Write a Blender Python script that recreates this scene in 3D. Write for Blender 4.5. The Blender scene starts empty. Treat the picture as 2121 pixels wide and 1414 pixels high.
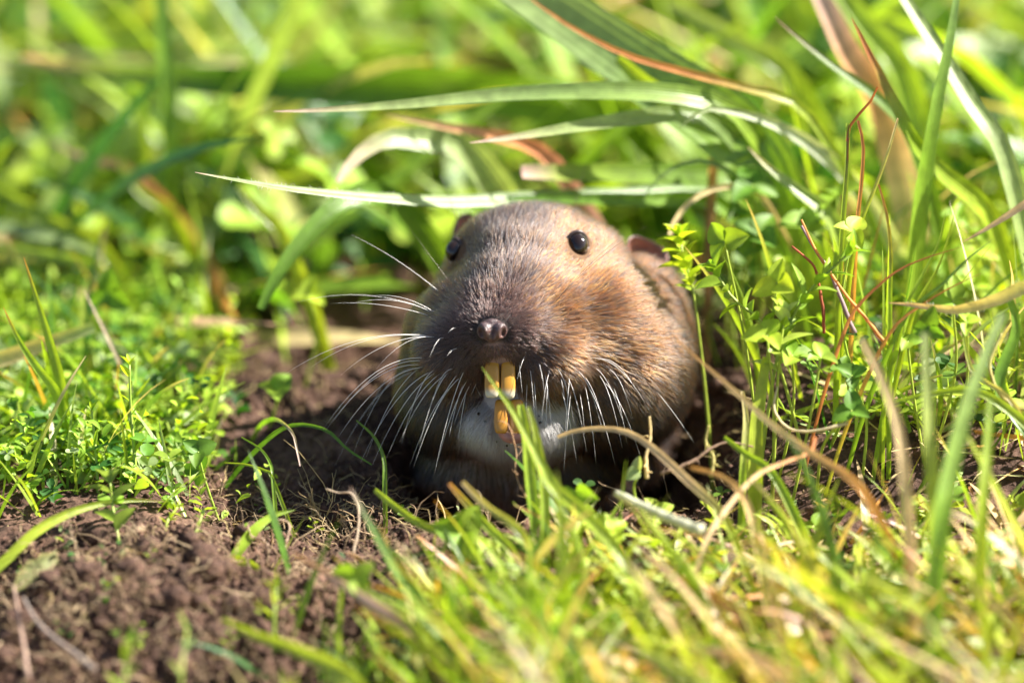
import bpy, bmesh, math, random
import numpy as np
from mathutils import Vector, Matrix
from mathutils.bvhtree import BVHTree

# ------------------------------------------------------------------ camera, sky, sun, exposure
# All modelling below is in centimetres (x right, y away, z up); S turns it into metres.
S = 0.01
PITCH = math.radians(22.0)
DIST = 150.0                      # camera to nose, cm
TGT = np.array([0.0, 0.0, 2.75])  # aim point: beside the nose, 2.75 cm above the soil
FRAME_W = 16.0                    # width of the frame at the aim point, cm
FWD = np.array([0.0, math.cos(PITCH), -math.sin(PITCH)])
UPV = np.array([0.0, math.sin(PITCH), math.cos(PITCH)])
RGT = np.array([1.0, 0.0, 0.0])
CAM = TGT - FWD * DIST
PXC = 2121.0 / FRAME_W            # photograph pixels per cm at the aim point

scene = bpy.context.scene
cam_data = bpy.data.cameras.new("camera")
cam = bpy.data.objects.new("camera", cam_data)
scene.collection.objects.link(cam)
cam.location = Vector(CAM * S)
cam.rotation_euler = (math.pi / 2 - PITCH, 0, 0)
cam_data.sensor_width = 36.0
cam_data.lens = 36.0 * DIST / FRAME_W
cam_data.clip_start = 0.05
cam_data.clip_end = 500.0
cam_data.dof.use_dof = True
cam_data.dof.focus_distance = (DIST + 0.6) * S
cam_data.dof.aperture_fstop = 7.0
scene.camera = cam

SUN_EL = math.radians(43.0)
SUN_AZ = math.radians(14.0)        # measured from +x (camera right) towards +y (away)
sun_dir = np.array([math.cos(SUN_EL) * math.cos(SUN_AZ), math.cos(SUN_EL) * math.sin(SUN_AZ), math.sin(SUN_EL)])
world = bpy.data.worlds.new("World")
scene.world = world
world.use_nodes = True
nt = world.node_tree
nt.nodes.clear()
wo = nt.nodes.new("ShaderNodeOutputWorld")
wb = nt.nodes.new("ShaderNodeBackground")
sky = nt.nodes.new("ShaderNodeTexSky")
sky.sky_type = 'NISHITA'
sky.sun_disc = False
sky.sun_elevation = SUN_EL
sky.sun_rotation = math.radians(90.0) - SUN_AZ
wb.inputs[1].default_value = 0.05
nt.links.new(sky.outputs[0], wb.inputs[0])
nt.links.new(wb.outputs[0], wo.inputs[0])

sun_data = bpy.data.lights.new("sun", 'SUN')
sun_data.energy = 5.0
sun_data.angle = math.radians(0.55)
sun_data.color = (1.0, 0.945, 0.86)
sun = bpy.data.objects.new("sun", sun_data)
scene.collection.objects.link(sun)
sun.rotation_euler = Vector(sun_dir).to_track_quat('Z', 'Y').to_euler()
sun.location = (0.6, 0.05, 0.7)

vs = scene.view_settings
vs.view_transform = 'Standard'
vs.look = 'None'
vs.exposure = 1.85
vs.gamma = 1.0
vs.use_curve_mapping = False
scene.cycles.max_bounces = 10
scene.cycles.transmission_bounces = 8
scene.cycles.transparent_max_bounces = 12
scene.cycles.use_denoising = True

# ------------------------------------------------------------------ helpers
rng = np.random.default_rng(11)
random.seed(11)
COL = scene.collection

def P(px, py, d=0.0):
    """photograph pixel + depth behind the focal plane (cm) -> world cm"""
    k = (DIST + d) / DIST
    return CAM + (FWD * DIST + RGT * ((px - 1060.5) / PXC) + UPV * ((707.0 - py) / PXC)) * k

def proj(p):
    r = np.atleast_2d(p) - CAM
    d = r @ FWD
    return (r @ RGT) * DIST / d * PXC + 1060.5, 707.0 - (r @ UPV) * DIST / d * PXC, d - DIST

def C(u, w, d):
    """camera-aligned cm offsets -> world cm"""
    return TGT + RGT * u + UPV * w + FWD * d

def hash2(ix, iy, seed):
    n = (ix.astype(np.int64) * 374761393 + iy.astype(np.int64) * 668265263 + seed * 1274126177) & 0x7fffffff
    n = ((n ^ (n >> 13)) * 1274126177) & 0x7fffffff
    return ((n ^ (n >> 16)) & 0xffff) / 65535.0

def vnoise(x, y, seed=0):
    ix = np.floor(x); iy = np.floor(y)
    fx = x - ix; fy = y - iy
    fx = fx * fx * fx * (fx * (fx * 6 - 15) + 10); fy = fy * fy * fy * (fy * (fy * 6 - 15) + 10)
    a = hash2(ix, iy, seed); b = hash2(ix + 1, iy, seed)
    c = hash2(ix, iy + 1, seed); e = hash2(ix + 1, iy + 1, seed)
    return (a * (1 - fx) + b * fx) * (1 - fy) + (c * (1 - fx) + e * fx) * fy

def fbm(x, y, seed=0, octaves=4, gain=0.5):
    s = 0.0; a = 1.0; t = 0.0
    for o in range(octaves):
        s = s + a * vnoise(x * 2.03 ** o + 17.3 * o, y * 2.03 ** o - 9.1 * o, seed + o * 31)
        t += a; a *= gain
    return s / t * 2 - 1

def sst(x, a, b):
    t = np.clip((x - a) / (b - a), 0, 1)
    return t * t * (3 - 2 * t)

def soil_mask(x, y):
    """1 where the soil is bare, 0 where it is overgrown; blobs on the ground plane"""
    m = np.zeros_like(x)
    for cx, cy, rx, ry in ((-5.6, -4.2, 3.9, 2.7), (-2.6, 0.2, 2.5, 1.9), (0.7, 1.4, 3.6, 3.6), (-2.9, 5.0, 1.9, 2.4),
                           (3.6, 3.6, 1.3, 2.6), (-0.6, -2.6, 1.6, 1.2), (6.9, 2.9, 1.1, 1.6), (2.2, -1.8, 1.2, 0.7), (-3.2, -3.3, 1.9, 1.5)):
        r = ((x - cx) / rx) ** 2 + ((y - cy) / ry) ** 2
        m = np.maximum(m, 1 - sst(r, 0.55, 1.25))
    return m

def ground_h(x, y, fine=True):
    x = np.asarray(x, float); y = np.asarray(y, float)
    near = np.exp(-((x / 40) ** 2 + (y / 60) ** 2))
    h = 0.30 * fbm(x / 3.1, y / 3.1, 3, 3) * (0.4 + 0.6 * near)
    h = h + 0.75 * np.exp(-(((x + 5.4) / 2.6) ** 2 + ((y + 3.7) / 1.7) ** 2))
    h = h + 0.45 * np.exp(-(((x + 2.2) / 1.1) ** 2 + ((y + 3.3) / 0.8) ** 2))
    h = h + 1.15 * sst(x, 2.6, 5.2) * sst(y, -2.2, 1.6) * near
    h = h + 0.35 * np.exp(-(((x - 2.6) / 1.3) ** 2 + ((y + 1.4) / 0.6) ** 2))
    h = h - 0.35 * np.exp(-(((x + 2.9) / 1.8) ** 2 + ((y - 0.1) / 1.3) ** 2))
    h = h - 0.30 * np.clip(-y - 1.6, 0, 8) * sst(-x, -0.6, 2.2) * near
    h = h - 0.16 * np.clip(-y - 2.6, 0, 8) * sst(x, -0.6, 2.2) * near
    ang = np.arctan2(y - 1.7, x - 0.7)
    wob = 1 + 0.07 * np.sin(3 * ang + 1.0) + 0.05 * np.sin(7 * ang) + 0.10 * fbm(x * 0.9, y * 0.9, 77, 2)
    r = np.sqrt(((x - 0.7) / 3.15) ** 2 + ((y - 1.7) / 3.0) ** 2) / wob
    h = h - 4.2 * (1 - sst(r, 0.35, 1.0)) + 0.22 * np.exp(-((r - 1.12) / 0.14) ** 2)
    if fine:
        s = 0.25 + 0.75 * soil_mask(x, y)
        s = s * near
        n1 = fbm(x / 0.75, y / 0.75, 5, 3)
        n2 = 1 - np.abs(fbm(x / 0.26, y / 0.26, 9, 3))
        n3 = fbm(x / 0.11, y / 0.11, 13, 2)
        h = h + s * (0.24 * n1 + 0.24 * (n2 - 0.75) + 0.075 * n3)
    return h

TGX = np.arange(-15.0, 15.0, 0.06); TGY = np.arange(-14.0, 34.0, 0.06)
TGZ = ground_h(*np.meshgrid(TGX, TGY))
def gh(x, y):
    """ground height read from a table"""
    fx = np.clip((np.asarray(x, float) - TGX[0]) / 0.06, 0, len(TGX) - 1.001); fy = np.clip((np.asarray(y, float) - TGY[0]) / 0.06, 0, len(TGY) - 1.001)
    ix = fx.astype(int); iy = fy.astype(int); fx = fx - ix; fy = fy - iy
    return (TGZ[iy, ix] * (1 - fx) + TGZ[iy, ix + 1] * fx) * (1 - fy) + (TGZ[iy + 1, ix] * (1 - fx) + TGZ[iy + 1, ix + 1] * fx) * fy

def G(px, py):
    """photograph pixel -> the point where its ray meets the ground"""
    px = np.atleast_1d(np.asarray(px, float)); py = np.atleast_1d(np.asarray(py, float))
    dirs = (FWD * DIST + RGT * ((px - 1060.5) / PXC)[:, None] + UPV * ((707.0 - py) / PXC)[:, None]) / DIST
    t = np.arange(138.0, 185.0, 0.1)
    q = CAM + dirs[:, None, :] * t[None, :, None]
    below = q[..., 2] < gh(q[..., 0], q[..., 1])
    i = np.where(below.any(1), below.argmax(1), len(t) - 1)
    return q[np.arange(len(px)), i]

def finish(o, parent=None, label=None, cat=None, group=None, kind=None):
    COL.objects.link(o)
    if parent is not None: o.parent = parent
    if label: o["label"] = label
    if cat: o["category"] = cat
    if group: o["group"] = group
    if kind: o["kind"] = kind
    return o

def mesh_data(name, V, F, mat, cols=None, uv=None, smooth=True, origin=(0, 0, 0)):
    V = (np.asarray(V, float) - np.asarray(origin, float)) * S
    me = bpy.data.meshes.new(name)
    if isinstance(F, np.ndarray):
        nf, k = F.shape
        me.vertices.add(len(V)); me.vertices.foreach_set("co", V.ravel())
        me.loops.add(nf * k); me.loops.foreach_set("vertex_index", F.ravel().astype(np.int32))
        me.polygons.add(nf)
        me.polygons.foreach_set("loop_start", np.arange(0, nf * k, k, dtype=np.int32))
        me.polygons.foreach_set("loop_total", np.full(nf, k, dtype=np.int32))
        me.update(calc_edges=True)
    else:
        me.from_pydata([tuple(v) for v in V], [], F)
    if smooth:
        me.polygons.foreach_set("use_smooth", np.ones(len(me.polygons), bool))
    if cols is not None:
        a = me.color_attributes.new("Col", 'FLOAT_COLOR', 'POINT')
        c = np.ones((len(V), 4)); c[:, :3] = cols
        a.data.foreach_set("color", c.ravel())
    if uv is not None:
        a = me.attributes.new("blade_uv", 'FLOAT2', 'POINT')
        a.data.foreach_set("vector", np.asarray(uv, float).ravel())
    if mat: me.materials.append(mat)
    me.update()
    return me

def mesh_obj(name, V, F, mat, parent=None, cols=None, uv=None, smooth=True, origin=(0, 0, 0), place=True, **tags):
    me = mesh_data(name, V, F, mat, cols, uv, smooth, origin)
    o = bpy.data.objects.new(name, me)
    if parent is None and place: o.location = Vector(np.asarray(origin, float) * S)
    return finish(o, parent, **tags)

def empty(name, loc, **tags):
    o = bpy.data.objects.new(name, None)
    o.empty_display_size = 0.004
    o.location = Vector(np.asarray(loc, float) * S)
    return finish(o, **tags)

def smooth_line(pts, n):
    """Catmull-Rom through pts, n+1 samples evenly by chord"""
    p = np.asarray(pts, float)
    if len(p) == 2: p = np.array([p[0], (p[0] + p[1]) / 2, p[1]])
    e = np.vstack([2 * p[0] - p[1], p, 2 * p[-1] - p[-2]])
    out = []
    for i in range(1, len(e) - 2):
        t = np.linspace(0, 1, 24, endpoint=False)[:, None]
        a, b, c, d = e[i - 1], e[i], e[i + 1], e[i + 2]
        out.append(0.5 * (2 * b + (c - a) * t + (2 * a - 5 * b + 4 * c - d) * t ** 2 + (3 * b - a - 3 * c + d) * t ** 3))
    out = np.vstack(out + [p[-1:]])
    L = np.concatenate([[0], np.cumsum(np.linalg.norm(np.diff(out, axis=0), axis=1))])
    s = np.linspace(0, L[-1], n + 1)
    return np.stack([np.interp(s, L, out[:, k]) for k in range(3)], 1)

def tube(pts, radii, n=5):
    pts = np.asarray(pts, float); m = len(pts)
    radii = np.broadcast_to(np.asarray(radii, float), (m,))
    T = np.gradient(pts, axis=0); T /= np.linalg.norm(T, axis=1)[:, None] + 1e-9
    ref = np.array([0.3, 0.2, 0.93]) if abs(T[0, 2]) < 0.8 else np.array([1.0, 0.1, 0.0])
    A = np.cross(T, ref); A /= np.linalg.norm(A, axis=1)[:, None] + 1e-9
    B = np.cross(T, A)
    a = np.linspace(0, 2 * np.pi, n, endpoint=False)
    V = pts[:, None, :] + radii[:, None, None] * (A[:, None, :] * np.cos(a)[None, :, None] + B[:, None, :] * np.sin(a)[None, :, None])
    V = V.reshape(-1, 3); F = []
    for i in range(m - 1):
        for j in range(n):
            k = (j + 1) % n
            F.append((i * n + j, i * n + k, (i + 1) * n + k, (i + 1) * n + j))
    F.append(tuple(range(n))[::-1]); F.append(tuple((m - 1) * n + j for j in range(n)))
    return V, F

class Acc:
    """collects pieces into one mesh"""
    def __init__(s): s.V = []; s.F = []; s.C = []; s.n = 0
    def add(s, V, F, col):
        V = np.asarray(V, float)
        s.V.append(V); s.F += [tuple(i + s.n for i in f) for f in F]
        c = np.asarray(col, float)
        s.C.append(np.broadcast_to(c, (len(V), 3)) if c.ndim == 1 else c); s.n += len(V)
    def build(s, name, mat, parent=None, origin=(0, 0, 0), **t):
        return mesh_obj(name, np.vstack(s.V), s.F, mat, parent, np.vstack(s.C), origin=origin, **t)

# ------------------------------------------------------------------ materials
def new_mat(name):
    m = bpy.data.materials.new(name); m.use_nodes = True
    t = m.node_tree; t.nodes.clear()
    o = t.nodes.new("ShaderNodeOutputMaterial")
    return m, t, o

def N(t, kind, **kw):
    n = t.nodes.new(kind)
    for k, v in kw.items():
        if k.startswith("i_"):
            key = k[2:]
            n.inputs[int(key) if key.isdigit() else key.replace("_", " ")].default_value = v
        else: setattr(n, k, v)
    return n

def ramp(t, stops, interp='LINEAR'):
    n = t.nodes.new("ShaderNodeValToRGB"); r = n.color_ramp; r.interpolation = interp
    while len(r.elements) < len(stops): r.elements.new(0.5)
    for e, (p, c) in zip(r.elements, stops): e.position = p; e.color = (*c, 1)
    return n

def leaf_material(name, trans=0.42, rough=0.34, spec=0.6, vein=True, tint=(1.35, 1.3, 0.45)):
    m, t, o = new_mat(name); L = t.links.new
    at = N(t, "ShaderNodeAttribute", attribute_name="Col")
    oi = N(t, "ShaderNodeObjectInfo")
    tc = N(t, "ShaderNodeTexCoord")
    nz = N(t, "ShaderNodeTexNoise", i_Scale=420.0, i_Detail=4.0)
    L(tc.outputs["Object"], nz.inputs["Vector"])
    hv = N(t, "ShaderNodeHueSaturation")
    r1 = N(t, "ShaderNodeMapRange", i_3=0.72, i_4=1.28); L(nz.outputs[0], r1.inputs[0]); r1.inputs[1].default_value = 0.25; r1.inputs[2].default_value = 0.75
    r2 = N(t, "ShaderNodeMapRange", i_3=0.487, i_4=0.513); L(oi.outputs["Random"], r2.inputs[0])
    L(r1.outputs[0], hv.inputs["Value"]); L(r2.outputs[0], hv.inputs["Hue"]); L(at.outputs["Color"], hv.inputs["Color"])
    col = hv.outputs[0]
    pr = N(t, "ShaderNodeBsdfPrincipled"); pr.inputs["Roughness"].default_value = rough
    pr.inputs["Specular IOR Level"].default_value = spec
    L(col, pr.inputs["Base Color"])
    tr = N(t, "ShaderNodeBsdfTranslucent")
    mu = N(t, "ShaderNodeMix", data_type='RGBA', blend_type='MULTIPLY'); mu.inputs[0].default_value = 1.0
    L(col, mu.inputs[6]); mu.inputs[7].default_value = (*tint, 1)
    L(mu.outputs[2], tr.inputs[0])
    bp = N(t, "ShaderNodeBump", i_Strength=0.35, i_Distance=0.0002)
    if vein:
        uv = N(t, "ShaderNodeAttribute", attribute_name="blade_uv")
        wv = N(t, "ShaderNodeTexWave", wave_type='BANDS', bands_direction='X', i_Scale=2.2, i_Distortion=0.4)
        L(uv.outputs["Vector"], wv.inputs["Vector"]); L(wv.outputs["Fac"], bp.inputs["Height"])
    else:
        L(nz.outputs[0], bp.inputs["Height"])
    L(bp.outputs[0], pr.inputs["Normal"]); L(bp.outputs[0], tr.inputs["Normal"])
    mx = N(t, "ShaderNodeMixShader", i_0=trans)
    L(pr.outputs[0], mx.inputs[1]); L(tr.outputs[0], mx.inputs[2]); L(mx.outputs[0], o.inputs[0])
    return m

M_BLADE = leaf_material("grass_leaf")
M_LEAF = leaf_material("clover_leaf", trans=0.42, rough=0.5, spec=0.35, vein=False)
M_STEM = leaf_material("green_stem", trans=0.12, rough=0.45, vein=False)
M_DRY = leaf_material("dry_stalk", trans=0.30, rough=0.7, spec=0.25, vein=False, tint=(1.1, 1.0, 0.8))

def soil_material(name):
    m, t, o = new_mat(name); L = t.links.new
    tc = N(t, "ShaderNodeTexCoord")
    n1 = N(t, "ShaderNodeTexNoise", i_Scale=90.0, i_Detail=6.0, i_Roughness=0.65)
    n2 = N(t, "ShaderNodeTexNoise", i_Scale=900.0, i_Detail=5.0, i_Roughness=0.7)
    vo = N(t, "ShaderNodeTexVoronoi", i_Scale=700.0)
    for n in (n1, n2, vo): L(tc.outputs["Object"], n.inputs["Vector"])
    ra = ramp(t, [(0.28, (0.036, 0.021, 0.014)), (0.5, (0.094, 0.050, 0.033)), (0.72, (0.205, 0.118, 0.078))]); L(n1.outputs[0], ra.inputs[0])
    rb = ramp(t, [(0.3, (0.55, 0.52, 0.5)), (0.55, (1.0, 1.0, 1.0)), (0.78, (1.9, 1.75, 1.6))]); L(n2.outputs[0], rb.inputs[0])
    mu = N(t, "ShaderNodeMix", data_type='RGBA', blend_type='MULTIPLY'); mu.inputs[0].default_value = 1.0
    L(ra.outputs[0], mu.inputs[6]); L(rb.outputs[0], mu.inputs[7])
    pr = N(t, "ShaderNodeBsdfPrincipled"); pr.inputs["Roughness"].default_value = 0.85
    pr.inputs["Specular IOR Level"].default_value = 0.3
    L(mu.outputs[2], pr.inputs["Base Color"])
    ad = N(t, "ShaderNodeMath", operation='ADD'); L(n2.outputs[0], ad.inputs[0]); L(vo.outputs[0], ad.inputs[1])
    bp = N(t, "ShaderNodeBump", i_Strength=0.9, i_Distance=0.0006); L(ad.outputs[0], bp.inputs["Height"])
    L(bp.outputs[0], pr.inputs["Normal"]); L(pr.outputs[0], o.inputs[0])
    return m
M_SOIL = soil_material("soil")

def plain(name, col, rough=0.5, spec=0.5, sss=0.0, noise=0.0, nscale=600.0, bump=0.0, attr=False, coat=0.0):
    m, t, o = new_mat(name); L = t.links.new
    pr = N(t, "ShaderNodeBsdfPrincipled"); pr.inputs["Roughness"].default_value = rough
    pr.inputs["Specular IOR Level"].default_value = spec
    pr.inputs["Coat Weight"].default_value = coat
    pr.inputs["Coat Roughness"].default_value = 0.03
    tc = N(t, "ShaderNodeTexCoord"); nz = N(t, "ShaderNodeTexNoise", i_Scale=nscale, i_Detail=4.0)
    L(tc.outputs["Object"], nz.inputs["Vector"])
    mr = N(t, "ShaderNodeMapRange", i_1=0.25, i_2=0.75, i_3=1 - noise, i_4=1 + noise); L(nz.outputs[0], mr.inputs[0])
    hv = N(t, "ShaderNodeHueSaturation"); L(mr.outputs[0], hv.inputs["Value"])
    if attr:
        at = N(t, "ShaderNodeAttribute", attribute_name="Col"); L(at.outputs["Color"], hv.inputs["Color"])
    else: hv.inputs["Color"].default_value = (*col, 1)
    L(hv.outputs[0], pr.inputs["Base Color"])
    if sss:
        pr.inputs["Subsurface Weight"].default_value = sss; pr.inputs["Subsurface Radius"].default_value = (1, 0.4, 0.25)
        pr.inputs["Subsurface Scale"].default_value = 0.0012
    if bump:
        bp = N(t, "ShaderNodeBump", i_Strength=bump, i_Distance=0.0003); L(nz.outputs[0], bp.inputs["Height"]); L(bp.outputs[0], pr.inputs["Normal"])
    L(pr.outputs[0], o.inputs[0])
    return m

# leaf palette: what the leaf itself is (total of reflected and let through)
GRN = (0.245, 0.375, 0.034); MID = (0.12, 0.235, 0.024); DEEP = (0.05, 0.14, 0.022); YEL = (0.36, 0.47, 0.055)
PALE = (0.36, 0.45, 0.18); GREY = (0.20, 0.30, 0.095); STRAW = (0.72, 0.55, 0.28); ORNG = (0.76, 0.33, 0.11)
PINK = (0.72, 0.48, 0.42); BRWN = (0.30, 0.17, 0.09); RUST = (0.45, 0.15, 0.06); LIME = (0.37, 0.49, 0.038)
# ------------------------------------------------------------------ the ground: one sheet, fine by the burrow, coarse to the horizon
def axis(lo, hi, step, far, grow=1.22):
    a = list(np.arange(lo, hi + 1e-6, step))
    s = step; r = a[-1]
    while r < far: s *= grow; r += s; a.append(r)
    s = step; l = a[0]
    while l > -far: s *= grow; l -= s; a.insert(0, l)
    return np.array(a)
gx = axis(-8.6, 8.6, 0.042, 6000.0); gy = axis(-8.5, 9.0, 0.042, 6000.0)
XX, YY = np.meshgrid(gx, gy)
ZZ = ground_h(XX, YY)
# lumps lean a little sideways so that crumbs overhang
sm = (soil_mask(XX, YY) * np.exp(-((XX / 40) ** 2 + (YY / 60) ** 2)))
JX = XX + 0.05 * sm * fbm(XX / 0.2, YY / 0.2, 41, 2); JY = YY + 0.07 * sm * fbm(XX / 0.2, YY / 0.2, 47, 2)
nx, ny = len(gx), len(gy)
ii = (np.arange(ny - 1)[:, None] * nx + np.arange(nx - 1)[None, :]).ravel()
Fg = np.stack([ii, ii + 1, ii + nx + 1, ii + nx], 1)
ground = mesh_obj("ground", np.stack([JX.ravel(), JY.ravel(), ZZ.ravel()], 1), Fg, M_SOIL, kind="structure",
                  label="dark brown crumbly soil with a burrow hollowed into it")
del XX, YY, ZZ, JX, JY

def scatter(n, box, seed, keep=None):
    r = np.random.default_rng(seed)
    x = r.uniform(box[0], box[1], n); y = r.uniform(box[2], box[3], n)
    if keep is not None:
        k = r.uniform(0, 1, n) < keep(x, y)
        x, y = x[k], y[k]
    return x, y, gh(x, y)

# ------------------------------------------------------------------ vectorised crumbs, rootlets, blades, leaves for the masses
def ico(level=1):
    bm = bmesh.new(); bmesh.ops.create_icosphere(bm, subdivisions=level, radius=1.0)
    V = np.array([v.co[:] for v in bm.verts]); F = np.array([[v.index for v in f.verts] for f in bm.faces]); bm.free()
    return V, F
ICO1 = ico(1); ICO2 = ico(2); ICO3 = ico(3)

def crumbs(name, x, y, z, rad, seed, **tags):
    r = np.random.default_rng(seed); n = len(x)
    V0, F0 = ICO1; m = len(V0)
    q = r.normal(size=(n, 3, 3)); q, _ = np.linalg.qr(q)
    sc = r.uniform(0.6, 1.3, (n, 1, 3)) * rad[:, None, None]
    V = (V0[None] * r.uniform(0.7, 1.25, (n, m, 1))) * sc
    V = np.einsum('nmk,nkj->nmj', V, q) + np.stack([x, y, z + rad * 0.35], 1)[:, None, :]
    F = (F0[None] + (np.arange(n) * m)[:, None, None]).reshape(-1, 3)
    return mesh_obj(name, V.reshape(-1, 3), F, M_SOIL, smooth=False, kind="stuff", **tags)

sx, sy, sz = scatter(52000, (-9, 9, -8, 8), 5, lambda x, y: 0.06 + 0.8 * soil_mask(x, y))
rad = 0.022 + 0.11 * np.random.default_rng(6).beta(1.1, 6, len(sx))
crumbs("soil_crumbs", sx, sy, sz, rad, 7, label="loose crumbs of dark soil thrown out round the burrow")

def rootlets(name, x, y, z, seed, mat, lens=(0.25, 0.8), rad=0.011, lift=0.35, cols=None, **tags):
    r = np.random.default_rng(seed); n = len(x); k = 7
    az = r.uniform(0, 2 * np.pi, n); L = r.uniform(*lens, n)
    t = np.linspace(0, 1, k)
    bend = r.normal(0, 1.6, (n, 1)); wig = r.normal(0, 0.5, (n, k)).cumsum(1) * 0.45
    a = az[:, None] + bend * t + wig
    el = r.normal(lift, 0.45, (n, 1)) + r.normal(0, 0.4, (n, k)) - 0.6 * t
    st = (L / (k - 1))[:, None, None] * np.stack([np.cos(a) * np.cos(el), np.sin(a) * np.cos(el), np.sin(el)], -1)
    p = np.stack([x, y, z], 1)[:, None, :] + np.cumsum(st, 1)
    rr = rad * r.uniform(0.5, 1.5, (n, 1)) * (1 - 0.75 * t)
    ang = np.array([0, 2.1, 4.2])
    o1 = np.stack([-np.sin(a), np.cos(a), 0 * a], -1); o2 = np.array([0, 0, 1.0])
    V = p[:, :, None, :] + rr[:, :, None, None] * (o1[:, :, None, :] * np.cos(ang)[None, None, :, None] + o2 * np.sin(ang)[None, None, :, None])
    base = np.arange(n)[:, None, None] * (k * 3)
    i = np.arange(k - 1)[None, :, None] * 3; j = np.arange(3)[None, None, :]; jn = (j + 1) % 3
    F = np.stack([base + i + j, base + i + jn, base + i + 3 + jn, base + i + 3 + j], -1).reshape(-1, 4)
    c0 = np.array([STRAW, (0.45, 0.30, 0.17), (0.32, 0.20, 0.12)])[r.integers(0, 3, n)] if cols is None else np.array(cols)[r.integers(0, len(cols), n)]
    c = np.repeat(c0[:, None, :] * r.uniform(0.7, 1.1, (n, 1, 1)), k * 3, 1).reshape(-1, 3)
    return mesh_obj(name, V.reshape(-1, 3), F, mat, cols=c, kind="stuff", **tags)

rx_, ry_, rz_ = scatter(9000, (-8.5, 8.5, -6.5, 6), 15, lambda x, y: 0.10 + 0.42 * soil_mask(x, y))
rootlets("rootlets", rx_, ry_, rz_ + 0.02, 16, M_DRY, label="fine pale rootlets mixed into the loose soil")

fx_, fy_, fz_ = scatter(2600, (-8.8, 2.5, -6.5, 0.5), 25, lambda x, y: 0.75 * soil_mask(x, y) * (gh(x, y) > -1.8) * (1 - 0.6 * sst(x, -1.5, 0.5)))
rootlets("root_fibres", fx_, fy_, fz_ + 0.03, 26, M_DRY, lens=(0.3, 0.95), rad=0.0125, lift=0.5, cols=[(0.62, 0.46, 0.30), (0.50, 0.34, 0.22), (0.40, 0.26, 0.17)], label="pale root fibres sticking out of the soil mound")

def blade_cloud(name, base, az, L, lean, bend, width, c0, c1, seg=7, twist=None, mat=None, fold=0.22, **tags):
    n = len(L); r = np.random.default_rng(len(L) + seg)
    t = np.linspace(0, 1, seg + 1)
    th = lean[:, None] + bend[:, None] * t[None, :] ** 1.3
    a = az[:, None] + (r.normal(0, 0.25, (n, 1)) * t)
    d = np.stack([np.sin(th) * np.cos(a), np.sin(th) * np.sin(a), np.cos(th)], -1)
    st = d * (L / seg)[:, None, None]
    p = base[:, None, :] + np.concatenate([np.zeros((n, 1, 3)), np.cumsum(st, 1)[:, :-1]], 1)
    side = np.stack([-np.sin(a), np.cos(a), 0 * a], -1)
    nor = np.cross(d, side)
    tw = (r.uniform(-0.9, 0.9, (n, 1)) if twist is None else twist[:, None]) + r.normal(0, 0.5, (n, 1)) * t
    sd = side * np.cos(tw)[..., None] + nor * np.sin(tw)[..., None]
    nn = np.cross(d, sd)
    w = width[:, None] * 0.5 * (0.72 + 0.28 * np.minimum(1, t * 3)) * (1 - np.maximum(0, (t - 0.35) / 0.65) ** 1.7) + 0.004
    V = np.stack([p - sd * w[..., None] + nn * (fold * w)[..., None], p, p + sd * w[..., None] + nn * (fold * w)[..., None]], 2)
    b = np.arange(n)[:, None, None] * ((seg + 1) * 3)
    i = np.arange(seg)[None, :, None] * 3; j = np.arange(2)[None, None, :]
    F = np.stack([b + i + j, b + i + j + 1, b + i + 3 + j + 1, b + i + 3 + j], -1).reshape(-1, 4)
    cc = c0[:, None, None, :] * (1 - t)[None, :, None, None] + c1[:, None, None, :] * t[None, :, None, None]
    cc = np.broadcast_to(cc, (n, seg + 1, 3, 3)).reshape(-1, 3)
    uv = np.stack(np.broadcast_arrays(np.array([0.0, 0.5, 1.0])[None, None, :], t[None, :, None] * (L / width)[:, None, None] * 0.02), -1).reshape(-1, 2)
    return mesh_obj(name, V.reshape(-1, 3), F, mat or M_BLADE, cols=cc, uv=uv, kind="stuff", **tags)

def palette(n, seed, table):
    r = np.random.default_rng(seed)
    cs = np.array([c for c, _ in table]); w = np.array([x for _, x in table], float); w /= w.sum()
    i = r.choice(len(cs), n, p=w)
    return cs[i] * r.uniform(0.8, 1.2, (n, 1)), i

def grass_mass(name, n, box, seed, keep, L, lean, bend, width, table, tips, azmu=None, azsd=0.8, seg=7, lscale=None, **tags):
    x, y, z = scatter(n, box, seed, keep)
    r = np.random.default_rng(seed + 1); m = len(x)
    az = r.uniform(0, 2 * np.pi, m) if azmu is None else r.choice(np.atleast_1d(azmu), m) + r.normal(0, azsd, m)
    c0, _ = palette(m, seed + 2, table); c1, k = palette(m, seed + 3, tips)
    ls = 1.0 if lscale is None else lscale(x, y)
    same = r.uniform(0, 1, m) < 0.55
    c1 = np.where(same[:, None], c0 * 1.05, c1)
    return blade_cloud(name, np.stack([x, y, z - 0.1], 1), az, r.uniform(*L, m) * r.uniform(0.7, 1.15, m) * ls, r.uniform(*lean, m),
                       r.uniform(*bend, m), r.uniform(*width, m), c0, c1, seg, **tags)

LEAF2D = np.array([(0, 0), (0.22, 0.2), (0.40, 0.52), (0.36, 0.85), (0.14, 1.02), (0, 0.97), (-0.14, 1.02), (-0.36, 0.85), (-0.40, 0.52), (-0.22, 0.2), (0, 0.5)])
LEAFF = [(0, 1, 10), (1, 2, 10), (2, 3, 10), (3, 4, 10), (4, 5, 10), (5, 6, 10), (6, 7, 10), (7, 8, 10), (8, 9, 10), (9, 0, 10)]

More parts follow.
